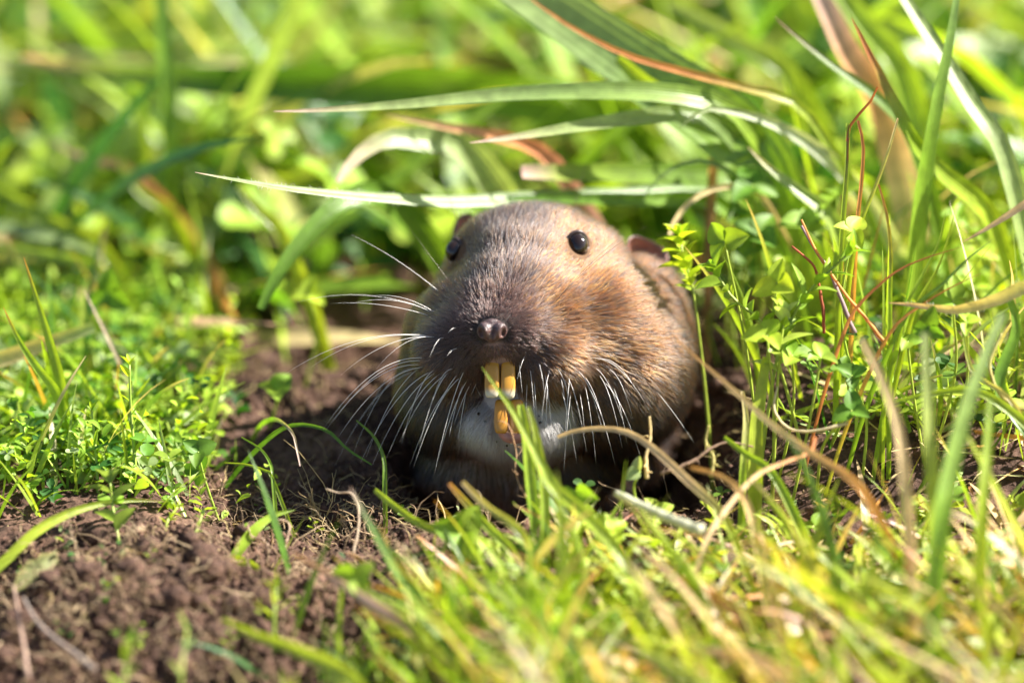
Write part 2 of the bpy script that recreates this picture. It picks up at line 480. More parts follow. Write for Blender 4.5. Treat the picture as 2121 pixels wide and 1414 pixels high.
def leaf_cloud(name, pos, dirv, nor, size, cols, aspect=None, mat=None, cup=0.35, **tags):
    n = len(size); r = np.random.default_rng(n)
    aspect = np.ones(n) if aspect is None else aspect
    d = dirv / np.linalg.norm(dirv, axis=1)[:, None]
    s = np.cross(d, nor); s /= np.linalg.norm(s, axis=1)[:, None] + 1e-9
    u = np.cross(s, d)
    A = LEAF2D
    ht = cup * np.abs(A[:, 0]) - 0.18 * (A[:, 1] - 0.4) ** 2
    V = pos[:, None, :] + size[:, None, None] * (s[:, None, :] * (A[:, 0][None, :, None] * aspect[:, None, None]) + d[:, None, :] * A[:, 1][None, :, None] + u[:, None, :] * ht[None, :, None])
    F0 = np.array(LEAFF); m = len(A)
    F = (F0[None] + (np.arange(n) * m)[:, None, None]).reshape(-1, 3)
    c = np.repeat(cols[:, None, :], m, 1).reshape(-1, 3)
    return mesh_obj(name, V.reshape(-1, 3), F, mat or M_LEAF, cols=c, kind="stuff", **tags)

def clover_mass(name, n, box, seed, keep, hgt, size, table, **tags):
    x, y, z = scatter(n, box, seed, keep); m = len(x); r = np.random.default_rng(seed + 1)
    h = r.uniform(*hgt, m) * r.uniform(0.5, 1.0, m); sz = r.uniform(*size, m)
    top = np.stack([x + r.normal(0, 0.25, m), y + r.normal(0, 0.25, m), z + h], 1)
    tilt = r.normal(0, 0.45, (m, 3)); up = np.array([0, 0, 1.0]) + tilt; up /= np.linalg.norm(up, axis=1)[:, None]
    a0 = r.uniform(0, 2 * np.pi, m); c, _ = palette(m, seed + 2, table)
    pos, dr, no, ss, cc = [], [], [], [], []
    ex = np.cross(up, np.array([0.3, 1, 0.1])); ex /= np.linalg.norm(ex, axis=1)[:, None]; ey = np.cross(up, ex)
    for k in range(3):
        a = a0 + k * 2.09 + r.normal(0, 0.15, m)
        d = ex * np.cos(a)[:, None] + ey * np.sin(a)[:, None] + up * r.normal(0.15, 0.25, (m, 1))
        pos.append(top); dr.append(d); no.append(up); ss.append(sz); cc.append(c * r.uniform(0.85, 1.15, (m, 1)))
    leaf_cloud(name, np.vstack(pos), np.vstack(dr), np.vstack(no), np.concatenate(ss), np.vstack(cc), **tags)
    # their stalks
    blade_cloud(name.replace("leaves", "stalks"), np.stack([x, y, z - 0.05], 1), np.arctan2(top[:, 1] - y, top[:, 0] - x),
                np.linalg.norm(top - np.stack([x, y, z], 1), axis=1) + 0.06, np.arctan2(np.hypot(top[:, 0] - x, top[:, 1] - y), h), np.zeros(m),
                np.full(m, 0.05), np.tile(YEL, (m, 1)), np.tile(LIME, (m, 1)), seg=2, mat=M_STEM, label=tags["label"].replace("leaves", "stalks under the leaves"))

def sprig_mass(name, n, box, seed, keep, hgt, size, table, leaves=8, **tags):
    """upright sprigs with small narrow leaves all the way up"""
    x, y, z = scatter(n, box, seed, keep); m = len(x); r = np.random.default_rng(seed + 1)
    h = r.uniform(*hgt, m); lean = r.normal(0, 0.35, (m, 2)); c, _ = palette(m, seed + 2, table)
    pos, dr, no, ss, cc, asp = [], [], [], [], [], []
    for k in range(leaves):
        f = (k + 0.7) / leaves
        p = np.stack([x + lean[:, 0] * h * f, y + lean[:, 1] * h * f, z + h * f], 1)
        a = k * 2.4 + r.uniform(0, 1.0, m) * 2
        d = np.stack([np.cos(a), np.sin(a), r.normal(0.55, 0.3, m)], 1)
        pos.append(p); dr.append(d); no.append(np.tile([0, 0, 1.0], (m, 1)) + r.normal(0, 0.3, (m, 3)))
        ss.append(r.uniform(*size, m) * (1.1 - 0.4 * f)); cc.append(c * r.uniform(0.8, 1.2, (m, 1))); asp.append(r.uniform(0.45, 0.9, m))
    leaf_cloud(name, np.vstack(pos), np.vstack(dr), np.vstack(no), np.concatenate(ss), np.vstack(cc), np.concatenate(asp), **tags)

def overgrown(x, y): return 1 - soil_mask(x, y) * 0.97
def zone(pred):
    def f(x, y):
        px, py, d = proj(np.stack([x, y, np.zeros_like(x)], 1))
        return pred(x, y, px, py) * overgrown(x, y)
    return f
# ------------------------------------------------------------------ the gopher
def superell(c, r, e=(1, 1, 1), lvl=3):
    V = ico(lvl)[0].copy()
    V = np.sign(V) * np.abs(V) ** np.array(e)
    return V * np.array(r) + np.array(c)

def blend_mesh(parts, voxel, smooth_it, lvl=3):
    """union of ellipsoids (camera-aligned cm) grown into one continuous skin"""
    V0, F0 = ico(lvl); Vs, Fs, k = [], [], 0
    for c, r in parts:
        Vs.append(V0 * np.array(r) + np.array(c)); Fs.append(F0 + k); k += len(V0)
    me = bpy.data.meshes.new("tmp"); me.from_pydata(np.vstack(Vs).tolist(), [], np.vstack(Fs).tolist())
    o = bpy.data.objects.new("tmp", me); COL.objects.link(o)
    m = o.modifiers.new("r", 'REMESH'); m.mode = 'VOXEL'; m.voxel_size = voxel
    m = o.modifiers.new("s", 'SMOOTH'); m.factor = 0.5; m.iterations = smooth_it
    dg = bpy.context.evaluated_depsgraph_get(); ev = o.evaluated_get(dg); em = ev.to_mesh()
    V = np.array([v.co[:] for v in em.vertices]); F = [tuple(p.vertices) for p in em.polygons]
    ev.to_mesh_clear(); bpy.data.objects.remove(o); bpy.data.meshes.remove(me)
    return V, F

def toW(V): V = np.asarray(V, float); return TGT + V[:, :1] * RGT + V[:, 1:2] * UPV + V[:, 2:3] * FWD
def px2c(px, py): return (px - 1060.5) / PXC, (707.0 - py) / PXC

body_parts = [
    ((0.38, 0.72, 3.20), (1.58, 1.46, 1.80)),      # cranium
    ((0.30, 1.30, 2.60), (1.30, 0.84, 1.25)),      # flat crown between the eyes
    ((1.00, 1.20, 2.55), (0.78, 0.72, 0.90)),      # brows
    ((-0.45, 1.22, 2.60), (0.62, 0.70, 0.85)),
    ((0.16, 1.08, 2.05), (1.02, 0.84, 1.15)),      # forehead
    ((0.02, 0.78, 1.60), (0.95, 0.76, 1.20)),      # bridge of the snout
    ((-0.12, 0.48, 1.20), (0.96, 0.70, 1.05)),
    ((-0.24, 0.20, 0.98), (1.02, 0.62, 1.06)),     # muzzle
    ((-0.30, 0.18, 0.55), (0.60, 0.44, 0.66)),     # tip of the muzzle
    ((-0.90, -0.14, 1.10), (0.66, 0.62, 0.86)),    # whisker pads
    ((0.56, -0.24, 1.08), (0.74, 0.68, 0.88)),
    ((1.00, 0.00, 1.62), (0.80, 0.90, 1.00)),
    ((-0.24, -0.14, 0.68), (0.50, 0.34, 0.56)),    # upper lip under the nose
    ((0.62, 0.35, 1.60), (0.82, 0.85, 1.10)),      # snout into cheek
    ((-0.78, 0.32, 1.70), (0.66, 0.72, 1.00)),
    ((1.12, 0.30, 2.25), (1.22, 1.16, 1.50)),      # cheeks
    ((1.42, -0.38, 2.50), (1.40, 1.38, 1.60)),
    ((1.32, 0.20, 2.80), (1.26, 1.20, 1.55)),
    ((1.85, -0.15, 3.30), (1.02, 1.55, 1.60)),
    ((-0.72, -0.02, 2.35), (0.98, 1.00, 1.30)),
    ((-0.72, -0.75, 2.55), (1.10, 1.15, 1.35)),
    ((0.14, -1.20, 1.72), (0.92, 0.72, 0.90)),     # lower jaw and chin
    ((0.30, -0.85, 2.00), (1.15, 0.90, 1.00)),
    ((0.45, -1.70, 3.90), (1.80, 1.45, 1.90)),     # throat and chest
    ((-0.72, -1.85, 2.80), (0.80, 0.66, 0.90)),
    ((0.70, -1.20, 4.80), (2.10, 2.35, 2.30)),     # shoulders, down into the burrow
    ((0.80, -3.10, 6.20), (2.20, 2.30, 2.80)),
]
Vb, Fb = blend_mesh(body_parts, 0.06, 80)
bvh = BVHTree.FromPolygons([Vector(v) for v in Vb], Fb)
def surf(px, py, off=0.0):
    """where the ray of a pixel meets the skin, camera-aligned cm (d moved towards the camera by off)"""
    u, w = px2c(px, py)
    h = bvh.ray_cast(Vector((u, w, -20)), Vector((0, 0, 1)))
    d = h[0].z if h[0] is not None else (bvh.find_nearest(Vector((u, w, 2.2)))[0].z)
    return np.array([u, w, d - off])

GB = toW([[0.7, -2.9, 4.0]])[0]
gopher = empty("pocket_gopher", GB, label="brown gopher poking its head out of the burrow, yellow incisors showing", cat="gopher")

# colour of coat by place on the head (markings; the dark of the muzzle reaches further left)
NOSE = np.array([-0.31, 0.17])
def coat(Q):
    u, w, d = Q[:, 0], Q[:, 1], Q[:, 2]
    dn = np.hypot((u - NOSE[0]) * np.where(u < NOSE[0], 0.75, 1.0), (w - NOSE[1] + 0.1) * 1.05)
    muz = (1 - sst(dn, 0.45, 1.25)) * (1 - sst(d, 1.2, 2.0))
    line = NOSE[0] + (w - 0.17) * 0.24
    strip = (1 - sst(np.abs(u - line + 0.05), 0.38, 0.80)) * sst(w, 0.1, 0.6)
    dark = np.maximum(muz, 0.88 * strip)
    white = (1 - sst(((u - 0.14) / 0.98) ** 2 + ((w + 1.32) / 0.66) ** 2, 0.65, 1.1)) * (1 - sst(d, 1.5, 2.1)) * sst(-w, 0.62, 0.85)
    chest = sst(-w, 1.55, 2.1) * (1 - sst(u, -0.2, 0.8)) * 0.55
    return dark, np.maximum(white, chest)

dk, wh = coat(Vb)
skin = np.array([0.13, 0.072, 0.038]) * (1 - dk[:, None]) + np.array([0.035, 0.027, 0.025]) * dk[:, None]
skin = skin * (1 - wh[:, None]) + np.array([0.50, 0.45, 0.43]) * wh[:, None]
lip = (1 - sst(np.hypot((Vb[:, 0] + 0.22) / 0.34, (Vb[:, 1] + 0.22) / 0.24), 0.6, 1.1)) * (1 - sst(Vb[:, 2], 0.6, 1.1))
skin = skin * (1 - lip[:, None]) + np.array([0.30, 0.20, 0.20]) * lip[:, None]
M_SKIN = plain("gopher_skin", (0, 0, 0), rough=0.8, spec=0.2, attr=True, noise=0.25)
mesh_obj("body", toW(Vb), Fb, M_SKIN, gopher, cols=skin, origin=GB)

# --- fur
def fur_material():
    m, t, o = new_mat("fur"); L = t.links.new
    hi = N(t, "ShaderNodeHairInfo")
    at = N(t, "ShaderNodeAttribute", attribute_name="tip_colour"); ar = N(t, "ShaderNodeAttribute", attribute_name="root_colour")
    rp = N(t, "ShaderNodeMapRange", i_1=0.15, i_2=0.6); L(hi.outputs["Intercept"], rp.inputs[0])
    mx = N(t, "ShaderNodeMix", data_type='RGBA'); L(rp.outputs[0], mx.inputs[0]); L(ar.outputs["Color"], mx.inputs[6]); L(at.outputs["Color"], mx.inputs[7])
    h = N(t, "ShaderNodeBsdfHairPrincipled", parametrization='COLOR')
    h.inputs["Roughness"].default_value = 0.32; h.inputs["Radial Roughness"].default_value = 0.45
    h.inputs["Random Roughness"].default_value = 0.3
    L(mx.outputs[2], h.inputs["Color"]); L(h.outputs[0], o.inputs[0])
    return m
M_FUR = fur_material()

def grow_fur(n, seed):
    r = np.random.default_rng(seed)
    tri = np.array([t for f in Fb for t in ([(f[0], f[1], f[2])] if len(f) == 3 else [(f[0], f[1], f[2]), (f[0], f[2], f[3])])])
    A, B, D = Vb[tri[:, 0]], Vb[tri[:, 1]], Vb[tri[:, 2]]
    cr = np.cross(B - A, D - A); area = np.linalg.norm(cr, axis=1) / 2
    cen = (A + B + D) / 3
    vn = np.zeros_like(Vb); fn = cr
    for k in range(3): np.add.at(vn, tri[:, k], fn)
    vn /= np.linalg.norm(vn, axis=1)[:, None] + 1e-9
    facing = 0.25 + 0.75 * sst(-vn[tri].mean(1)[:, 2], -0.45, 0.05)
    wgt = area * np.where(cen[:, 2] > 4.6, 0.1, np.where(cen[:, 2] > 3.3, 0.45, 1.0)) * np.where(cen[:, 1] < -2.4, 0.1, 1.0) * facing
    wgt = wgt * (1 + 2.0 * coat(cen)[1])
    idx = r.choice(len(tri), n, p=wgt / wgt.sum())
    a = np.sqrt(r.uniform(size=n)); b = r.uniform(size=n)
    w0, w1, w2 = 1 - a, a * (1 - b), a * b
    Q = A[idx] * w0[:, None] + B[idx] * w1[:, None] + D[idx] * w2[:, None]
    nn = vn[tri[idx, 0]] * w0[:, None] + vn[tri[idx, 1]] * w1[:, None] + vn[tri[idx, 2]] * w2[:, None]
    nn /= np.linalg.norm(nn, axis=1)[:, None]
    keep = np.ones(n, bool)
    for ex, ey, er in ((1195, 510, 0.22), (945, 517, 0.17)):
        eu, ew = px2c(ex, ey)
        keep &= ~((np.hypot(Q[:, 0] - eu, (Q[:, 1] - ew) * 0.85) < er) & (Q[:, 2] < 3.2))
    keep &= ~((((Q[:, 0] - NOSE[0]) / 0.25) ** 2 + ((Q[:, 1] - 0.16) / 0.19) ** 2 < 1) & (Q[:, 2] < 1))
    keep &= ~((((Q[:, 0] + 0.2) / 0.27) ** 2 + ((Q[:, 1] + 0.60) / 0.42) ** 2 < 1) & (Q[:, 2] < 1.6))       # teeth
    keep &= ~((((Q[:, 0] - 0.02) / 0.30) ** 2 + ((Q[:, 1] + 1.22) / 0.32) ** 2 < 1) & (Q[:, 2] < 1.6))      # open lower lip
    Q, nn = Q[keep], nn[keep]; n = len(Q)
    src = np.array([NOSE[0], NOSE[1], 0.1])
    f = Q - src
    f /= np.linalg.norm(f, axis=1)[:, None]
    f = f + np.array([0, 0.0, 0.35])
    low = sst(-Q[:, 1], 0.1, 0.6) * (1 - sst(Q[:, 2], 2.2, 3.0))
    f = f + low[:, None] * np.array([0.0, -0.55, 0.0])
    f += r.normal(0, 0.17, (n, 3))
    # tufts: neighbouring hairs lean together
    tu = np.stack([np.sin(Q @ np.array([7.1, 3.3, 5.7]) + 2 * np.sin(Q @ np.array([3.7, 9.1, 2.2]))), np.sin(Q @ np.array([2.9, 8.7, 4.1]) + 1.0), 0 * Q[:, 0]], 1)
    f += 0.08 * tu
    f -= nn * (f * nn).sum(1)[:, None]
    f /= np.linalg.norm(f, axis=1)[:, None] + 1e-9
    dk, wh = coat(Q)
    dn = np.linalg.norm((Q - src)[:, :2], axis=1)
    Ln = np.interp(dn + 0.25 * np.maximum(Q[:, 2] - 1, 0), [0.2, 0.6, 1.1, 2.0, 3.2], [0.10, 0.17, 0.25, 0.34, 0.46]) * r.uniform(0.7, 1.25, n)
    Ln = np.where(wh > 0.5, 0.32 * r.uniform(0.6, 1.3, n), Ln)
    for ex, ey in ((1195, 510), (945, 517)):      # short round the eyes
        eu, ew = px2c(ex, ey); de = np.hypot(Q[:, 0] - eu, Q[:, 1] - ew)
        Ln *= 0.45 + 0.55 * sst(de, 0.22, 0.6)
    lift = np.interp(dn, [0.2, 0.8, 1.8], [0.85, 0.55, 0.36]) * r.uniform(0.6, 1.4, n)
    K = 5; t = np.linspace(0, 1, K)
    pts = Q[:, None, :] - nn[:, None, :] * 0.02 + Ln[:, None, None] * (f[:, None, :] * t[None, :, None] + nn[:, None, :] * (lift[:, None] * (t - 0.45 * t ** 2)[None, :])[..., None])
    pts += r.normal(0, 0.012, (n, 1, 3)) * (t ** 2)[None, :, None]
    pts[:, :, 1] -= (0.12 * Ln * low)[:, None] * t ** 2
    W = toW(pts.reshape(-1, 3))
    rad = (0.0046 * r.uniform(0.7, 1.25, n))[:, None] * np.array([1.0, 1.0, 0.9, 0.65, 0.12])[None, :]
    # hair colours: slate roots, tan/orange or black tips, white chin
    flick = r.uniform(size=n)
    patch = 0.5 + 0.5 * np.sin(Q @ np.array([4.3, 5.9, 3.1]) + 3 * np.sin(Q @ np.array([2.1, 1.7, 2.9])))
    orange = np.array([0.094, 0.034, 0.0062]) * r.uniform(0.55, 1.35, (n, 1)); gold = np.array([0.18, 0.078, 0.018]); black = np.array([0.022, 0.018, 0.020])
    brown = np.array([0.05, 0.027, 0.018])
    pd = 0.26 + 0.17 * patch + 0.34 * sst(-Q[:, 1], 0.25, 1.2) + 0.34 * sst(-Q[:, 0], 0.6, 1.2) * sst(-Q[:, 1], -0.4, 0.4)  # dark flecks low on both cheeks; last term paints shade onto the left cheek
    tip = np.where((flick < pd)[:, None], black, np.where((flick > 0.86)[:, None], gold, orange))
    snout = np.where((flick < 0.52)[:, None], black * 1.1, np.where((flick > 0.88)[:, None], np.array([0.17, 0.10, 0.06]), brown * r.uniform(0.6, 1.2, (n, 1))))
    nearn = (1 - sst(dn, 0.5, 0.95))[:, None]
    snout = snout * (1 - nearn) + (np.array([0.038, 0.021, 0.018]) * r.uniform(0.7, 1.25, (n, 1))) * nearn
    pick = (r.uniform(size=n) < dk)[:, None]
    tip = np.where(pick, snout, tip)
    root = np.where(pick, np.array([0.022, 0.017, 0.016]), np.array([0.07, 0.036, 0.018]))
    pw = (r.uniform(size=n) < wh)[:, None]
    tip = np.where(pw, np.array([0.34, 0.31, 0.305]) * r.uniform(0.55, 1.15, (n, 1)), tip); root = np.where(pw, np.array([0.30, 0.27, 0.265]), root)
    cu = bpy.data.hair_curves.new("fur")
    cu.add_curves([K] * n)
    cu.attributes["position"].data.foreach_set("vector", ((W - GB) * S).ravel().astype(np.float32))
    a = cu.attributes.get("radius") or cu.attributes.new("radius", 'FLOAT', 'POINT')
    a.data.foreach_set("value", (rad * S).ravel().astype(np.float32))
    for nm, c in (("tip_colour", tip), ("root_colour", root)):
        a = cu.attributes.new(nm, 'FLOAT_COLOR', 'CURVE')
        cc = np.ones((n, 4)); cc[:, :3] = np.clip(c, 0.01, 0.95)
        a.data.foreach_set("color", cc.ravel())
    cu.materials.append(M_FUR)
    o = bpy.data.objects.new("fur", cu); finish(o, gopher, label="short agouti fur, dark on the snout, tawny on the cheeks, white chin")
grow_fur(185000, 21)

# --- eyes
M_EYE = plain("eye", (0.014, 0.007, 0.004), rough=0.05, spec=0.5, coat=0.35)
M_LID = plain("eyelid_skin", (0, 0, 0), rough=0.35, attr=True, noise=0.3, bump=0.3)
def eye(px, py, ru, rw, sink, turn):
    c = surf(px, py); c[2] += sink
    V, F = ico(4)
    V = V * np.array([ru, rw, 0.22])
    ca, sa = math.cos(turn), math.sin(turn)
    V = np.stack([V[:, 0] * ca + V[:, 2] * sa, V[:, 1], -V[:, 0] * sa + V[:, 2] * ca], 1) + c
    e = mesh_obj("eye", toW(V), F, M_EYE, gopher, origin=GB)
    a = np.linspace(0, 2 * np.pi, 37)
    ring = np.stack([(ru * 1.03) * np.cos(a), (rw * 1.03) * np.sin(a), -0.055 + 0.05 * np.cos(a) ** 2], 1)
    ring = np.stack([ring[:, 0] * ca + ring[:, 2] * sa, ring[:, 1], -ring[:, 0] * sa + ring[:, 2] * ca], 1) + c
    Vt, Ft = tube(ring, 0.030 + 0.010 * np.maximum(0, -np.sin(a)), 8)
    pale = np.repeat(sst(-np.sin(a + 0.5), 0.45, 0.8), 8)[:, None]
    cols = np.array([0.045, 0.03, 0.028]) * (1 - pale) + np.array([0.45, 0.38, 0.40]) * pale
    mesh_obj("eyelid", toW(Vt), Ft, M_LID, e, cols=cols, origin=GB, label="moist pale-rimmed eyelid")
eye(1196, 509, 0.18, 0.235, 0.09, -0.35)
eye(946, 518, 0.15, 0.20, 0.12, 0.9)

# --- nose: two lobes, a groove and hollow nostrils
ns = surf(1020, 684)
nparts = [((-0.31, 0.17, ns[2] + 0.05), (0.23, 0.17, 0.22)), ((-0.43, 0.17, ns[2] - 0.06), (0.125, 0.14, 0.16)), ((-0.19, 0.17, ns[2] - 0.06), (0.125, 0.14, 0.16)),
          ((-0.31, 0.08, ns[2] - 0.05), (0.10, 0.11, 0.14)), ((-0.31, 0.27, ns[2] + 0.03), (0.15, 0.09, 0.14))]
Vn, Fn = blend_mesh(nparts, 0.016, 5)
for su in (-1, 1):
    q = np.stack([(Vn[:, 0] + 0.31 - su * (0.185 + 0.25 * (Vn[:, 1] - 0.13))) / 0.046, (Vn[:, 1] - 0.13) / 0.080], 1)
    k = np.exp(-(q ** 2).sum(1)) * (Vn[:, 2] < ns[2] + 0.08)
    Vn[:, 2] += 0.17 * k; Vn[:, 0] -= su * 0.025 * k
kg = np.exp(-((Vn[:, 0] + 0.31) / 0.022) ** 2) * (Vn[:, 2] < ns[2] + 0.02) * sst(-Vn[:, 1], -0.30, -0.12)
Vn[:, 2] += 0.045 * kg
tone = sst(Vn[:, 1], 0.10, 0.28)[:, None]
cn = np.array([0.13, 0.072, 0.062]) * (1 - tone) + np.array([0.065, 0.042, 0.042]) * tone
M_NOSE = plain("nose_skin", (0, 0, 0), rough=0.3, spec=0.55, attr=True, noise=0.6, nscale=2600.0, bump=0.9, sss=0.15)
mesh_obj("nose", toW(Vn), Fn, M_NOSE, gopher, cols=cn, origin=GB, label="moist pinkish brown nose with two nostrils")

# --- lips and incisors
M_LIP = plain("lip_flesh", (0.42, 0.20, 0.17), rough=0.4, noise=0.3, nscale=900.0, sss=0.2, bump=0.3)
M_TOOTH = plain("tooth_enamel", (0, 0, 0), rough=0.28, spec=0.5, attr=True, noise=0.10, nscale=500.0, sss=0.1)
chin = surf(1055, 870)
lipd = surf(1040, 775)
td = surf(1036, 742)[2] + 0.06
dm = max(td + 0.16, chin[2] - 0.06)
Vm, Fm = blend_mesh([((0.03, -1.22, dm + 0.16), (0.30, 0.33, 0.20)), ((-0.14, -1.30, dm + 0.08), (0.11, 0.24, 0.14)), ((0.21, -1.30, dm + 0.08), (0.11, 0.24, 0.14)), ((0.04, -1.50, dm + 0.08), (0.22, 0.11, 0.14))], 0.025, 4)
mesh_obj("lower_lip", toW(Vm), Fm, M_LIP, gopher, origin=GB, label="pink flesh round the lower incisors")
def tooth(x0, x1, y0, y1, d, lean, c_top, c_tip, tip_frac):
    (u0, w0), (u1, w1) = px2c(x0, y0), px2c(x1, y1)
    V = superell((0, 0, 0), (1, 1, 1), (0.35, 0.60, 0.45), 4); F = ico(4)[1]
    f = (V[:, 1] + 1) / 2
    out = np.stack([(u0 + u1) / 2 + V[:, 0] * (u1 - u0) / 2 * (0.93 + 0.07 * (1 - f)), w1 + f * (w0 - w1), d + V[:, 2] * 0.06 + lean * (f - 0.5) + 0.10 * (f - 0.5) ** 2 + 0.025 * V[:, 0] ** 2], 1)
    k = sst(f, tip_frac - 0.10, tip_frac + 0.08)[:, None]
    c = np.array(c_tip) * (1 - k) + np.array(c_top) * k
    mesh_obj("incisor", toW(out), F, M_TOOTH, gopher, cols=c, origin=GB)
YT = (0.50, 0.25, 0.035); WT = (0.60, 0.53, 0.38)
tooth(1003, 1035, 740, 824, td, 0.14, YT, WT, 0.20)
tooth(1036.8, 1068, 740, 826, td, 0.14, YT, WT, 0.20)
tooth(1023, 1053, 827, 898, td + 0.04, 0.10, (0.48, 0.22, 0.03), (0.48, 0.22, 0.03), -1)
tooth(1055, 1086, 827, 898, td + 0.04, 0.10, (0.48, 0.22, 0.03), (0.48, 0.22, 0.03), -1)

# --- specks of soil caught in the white fur of the chin
r9 = np.random.default_rng(9); A = Acc()
for k in range(26):
    s9 = surf(r9.uniform(975, 1180), r9.uniform(850, 935), 0.12)
    if k % 4 == 0: s9 = surf(r9.uniform(1120, 1170), r9.uniform(895, 925), 0.13)
    A.add(toW(ICO1[0] * r9.uniform(0.010, 0.026) * r9.uniform(0.6, 1.3, (len(ICO1[0]), 1)) + s9), ICO1[1].tolist(), (0.03, 0.02, 0.015))
A.build("soil_specks", M_SKIN, gopher, origin=GB)["kind"] = "stuff"

# --- ears: small naked cups
M_EAR = plain("ear_skin", (0, 0, 0), rough=0.55, attr=True, noise=0.3, nscale=700.0, sss=0.1, bump=0.3)
def ear(c, ru, rw, yaw, roll, lobe):
    a = np.linspace(0, 2 * np.pi, 28, endpoint=False); rr = np.linspace(0, 1, 7)
    V, cs = [], []
    for side in (0, 1):
        for q in rr:
            e = 1 + 0.16 * np.cos(a - lobe) + 0.10 * np.sin(3 * a + 0.6)
            V.append(np.stack([ru * q * np.cos(a) * e, rw * q * np.sin(a) * e, 0.24 * (1 - q ** 2) + side * 0.05 - 0.05 * np.cos(2 * a) * q ** 2], 1))
            k = sst(np.full(28, q), 0.8, 1.0)[:, None]
            cs.append(np.array([0.34, 0.16, 0.125]) * (1 - k) + np.array([0.15, 0.09, 0.08]) * k if side == 0 else np.tile([0.13, 0.09, 0.08], (28, 1)))
    V = np.vstack(V); F = []
    for side in (0, 1):
        o = side * 7 * 28
        for i in range(6):
            for j in range(28):
                k = (j + 1) % 28
                F.append((o + i * 28 + j, o + i * 28 + k, o + (i + 1) * 28 + k, o + (i + 1) * 28 + j))
    for j in range(28):
        k = (j + 1) % 28; F.append((6 * 28 + j, 6 * 28 + k, 13 * 28 + k, 13 * 28 + j))
    cr, sr = math.cos(roll), math.sin(roll); V = np.stack([V[:, 0] * cr - V[:, 1] * sr, V[:, 0] * sr + V[:, 1] * cr, V[:, 2]], 1)
    cy, s_ = math.cos(yaw), math.sin(yaw); V = np.stack([V[:, 0] * cy + V[:, 2] * s_, V[:, 1], -V[:, 0] * s_ + V[:, 2] * cy], 1)
    mesh_obj("ear", toW(V + np.array(c)), F, M_EAR, gopher, cols=np.vstack(cs), origin=GB)
u_, w_ = px2c(1336, 522)
ear((u_, w_, 3.08), 0.37, 0.27, -0.45, -0.35, 0.3)
u_, w_ = px2c(962, 492)
ear((u_, w_, 3.9), 0.30, 0.38, 0.9, -0.3, 2.2)

# --- whiskers, each its own hair (root pixel, tip pixel, sag, how far it comes forward)
M_WHISK = plain("whisker", (0.85, 0.82, 0.78), rough=0.25, spec=0.6, noise=0.05)
M_WHISKD = plain("dark_whisker", (0.10, 0.07, 0.05), rough=0.3, spec=0.5, noise=0.05)
def whisker(x0, y0, x1, y1, sag, fwd, r=0.0048, mat=None):
    a = surf(x0, y0, -0.03); u1, w1 = px2c(x1, y1); b = np.array([u1, w1, a[2] - fwd])
    mid = (a + b) / 2 + np.array([0, sag * 1.35, -0.12])
    t = np.linspace(0, 1, 13)[:, None]
    line = a * (1 - t) ** 2 + 2 * mid * t * (1 - t) + b * t ** 2
    V, F = tube(toW(line), r * (1 - 0.86 * t[:, 0] ** 1.5), 4)
    mesh_obj("whisker", V, F, mat or M_WHISK, gopher, origin=GB)
WL = [(893, 696, 585, 777, .35, .1), (888, 698, 640, 762, .3, .0), (896, 697, 706, 776, .25, .3), (903, 699, 780, 763, .25, .3), (886, 742, 668, 890, .5, .3),
      (880, 748, 690, 872, .42, .2), (878, 756, 672, 893, .45, .1), (858, 770, 690, 966, .45, .2), (838, 758, 758, 862, .3, .4), (862, 762, 726, 950, .55, .5),
      (884, 760, 700, 905, .4, .3), (872, 760, 757, 948, .35, .4), (898, 768, 745, 960, .4, .3), (902, 764, 832, 918, .35, .6), (905, 770, 770, 965, .35, .4),
      (914, 772, 800, 950, .3, .5), (925, 775, 828, 915, .25, .6), (930, 770, 868, 925, .3, .6), (940, 765, 893, 838, .25, .6), (950, 772, 856, 968, .25, .4),
      (958, 778, 880, 900, .2, .5), (962, 790, 930, 905, .15, .5), (970, 782, 905, 960, .2, .3), (938, 795, 848, 965, .25, .3), (968, 800, 948, 915, .1, .4),
      (978, 790, 940, 880, .1, .4), (984, 800, 996, 822, .0, .2), (920, 700, 890, 742, .15, .4), (946, 680, 928, 690, .05, .2), (948, 722, 925, 738, .05, .3),
      (962, 765, 898, 990, .25, .3), (990, 785, 975, 820, .0, .2)]
for w in WL: whisker(*w)
WR = [(1088, 735, 1070, 790, .05, .2), (1075, 750, 1082, 815, .0, .2), (1098, 760, 1110, 900, .12, .3), (1115, 750, 1130, 830, .15, .35), (1128, 770, 1145, 915, .2, .4), (1140, 765, 1120, 880, .2, .4),
      (1150, 760, 1190, 880, .3, .4), (1160, 780, 1172, 850, .15, .4), (1172, 775, 1215, 935, .3, .45), (1182, 770, 1170, 915, .2, .5), (1190, 765, 1250, 900, .35, .4), (1205, 775, 1262, 920, .3, .4),
      (1210, 790, 1235, 960, .25, .5), (1222, 742, 1345, 850, .35, .3), (1228, 760, 1300, 905, .35, .4), (1240, 775, 1290, 930, .3, .4), (1250, 790, 1330, 955, .3, .4), (1232, 748, 1320, 812, .3, .3),
      (1185, 800, 1168, 975, .2, .5), (1135, 790, 1130, 905, .15, .4), (1106, 785, 1112, 880, .1, .35), (1270, 800, 1300, 920, .2, .35), (1358, 806, 1440, 918, .05, .4), (1260, 765, 1310, 860, .25, .3),
      (1200, 810, 1212, 900, .15, .4), (1160, 800, 1195, 960, .2, .4), (1218, 800, 1275, 965, .25, .4), (1092, 790, 1090, 850, .05, .3)]
for w in WR: whisker(*w, r=0.0042)
for w in ((893, 655, 682, 628, .12, .0), (884, 640, 612, 625, .25, .0), (905, 650, 770, 612, .15, .1), (912, 606, 724, 484, .1, -.2), (898, 648, 720, 630, .2, .1)): whisker(*w, r=0.0042)
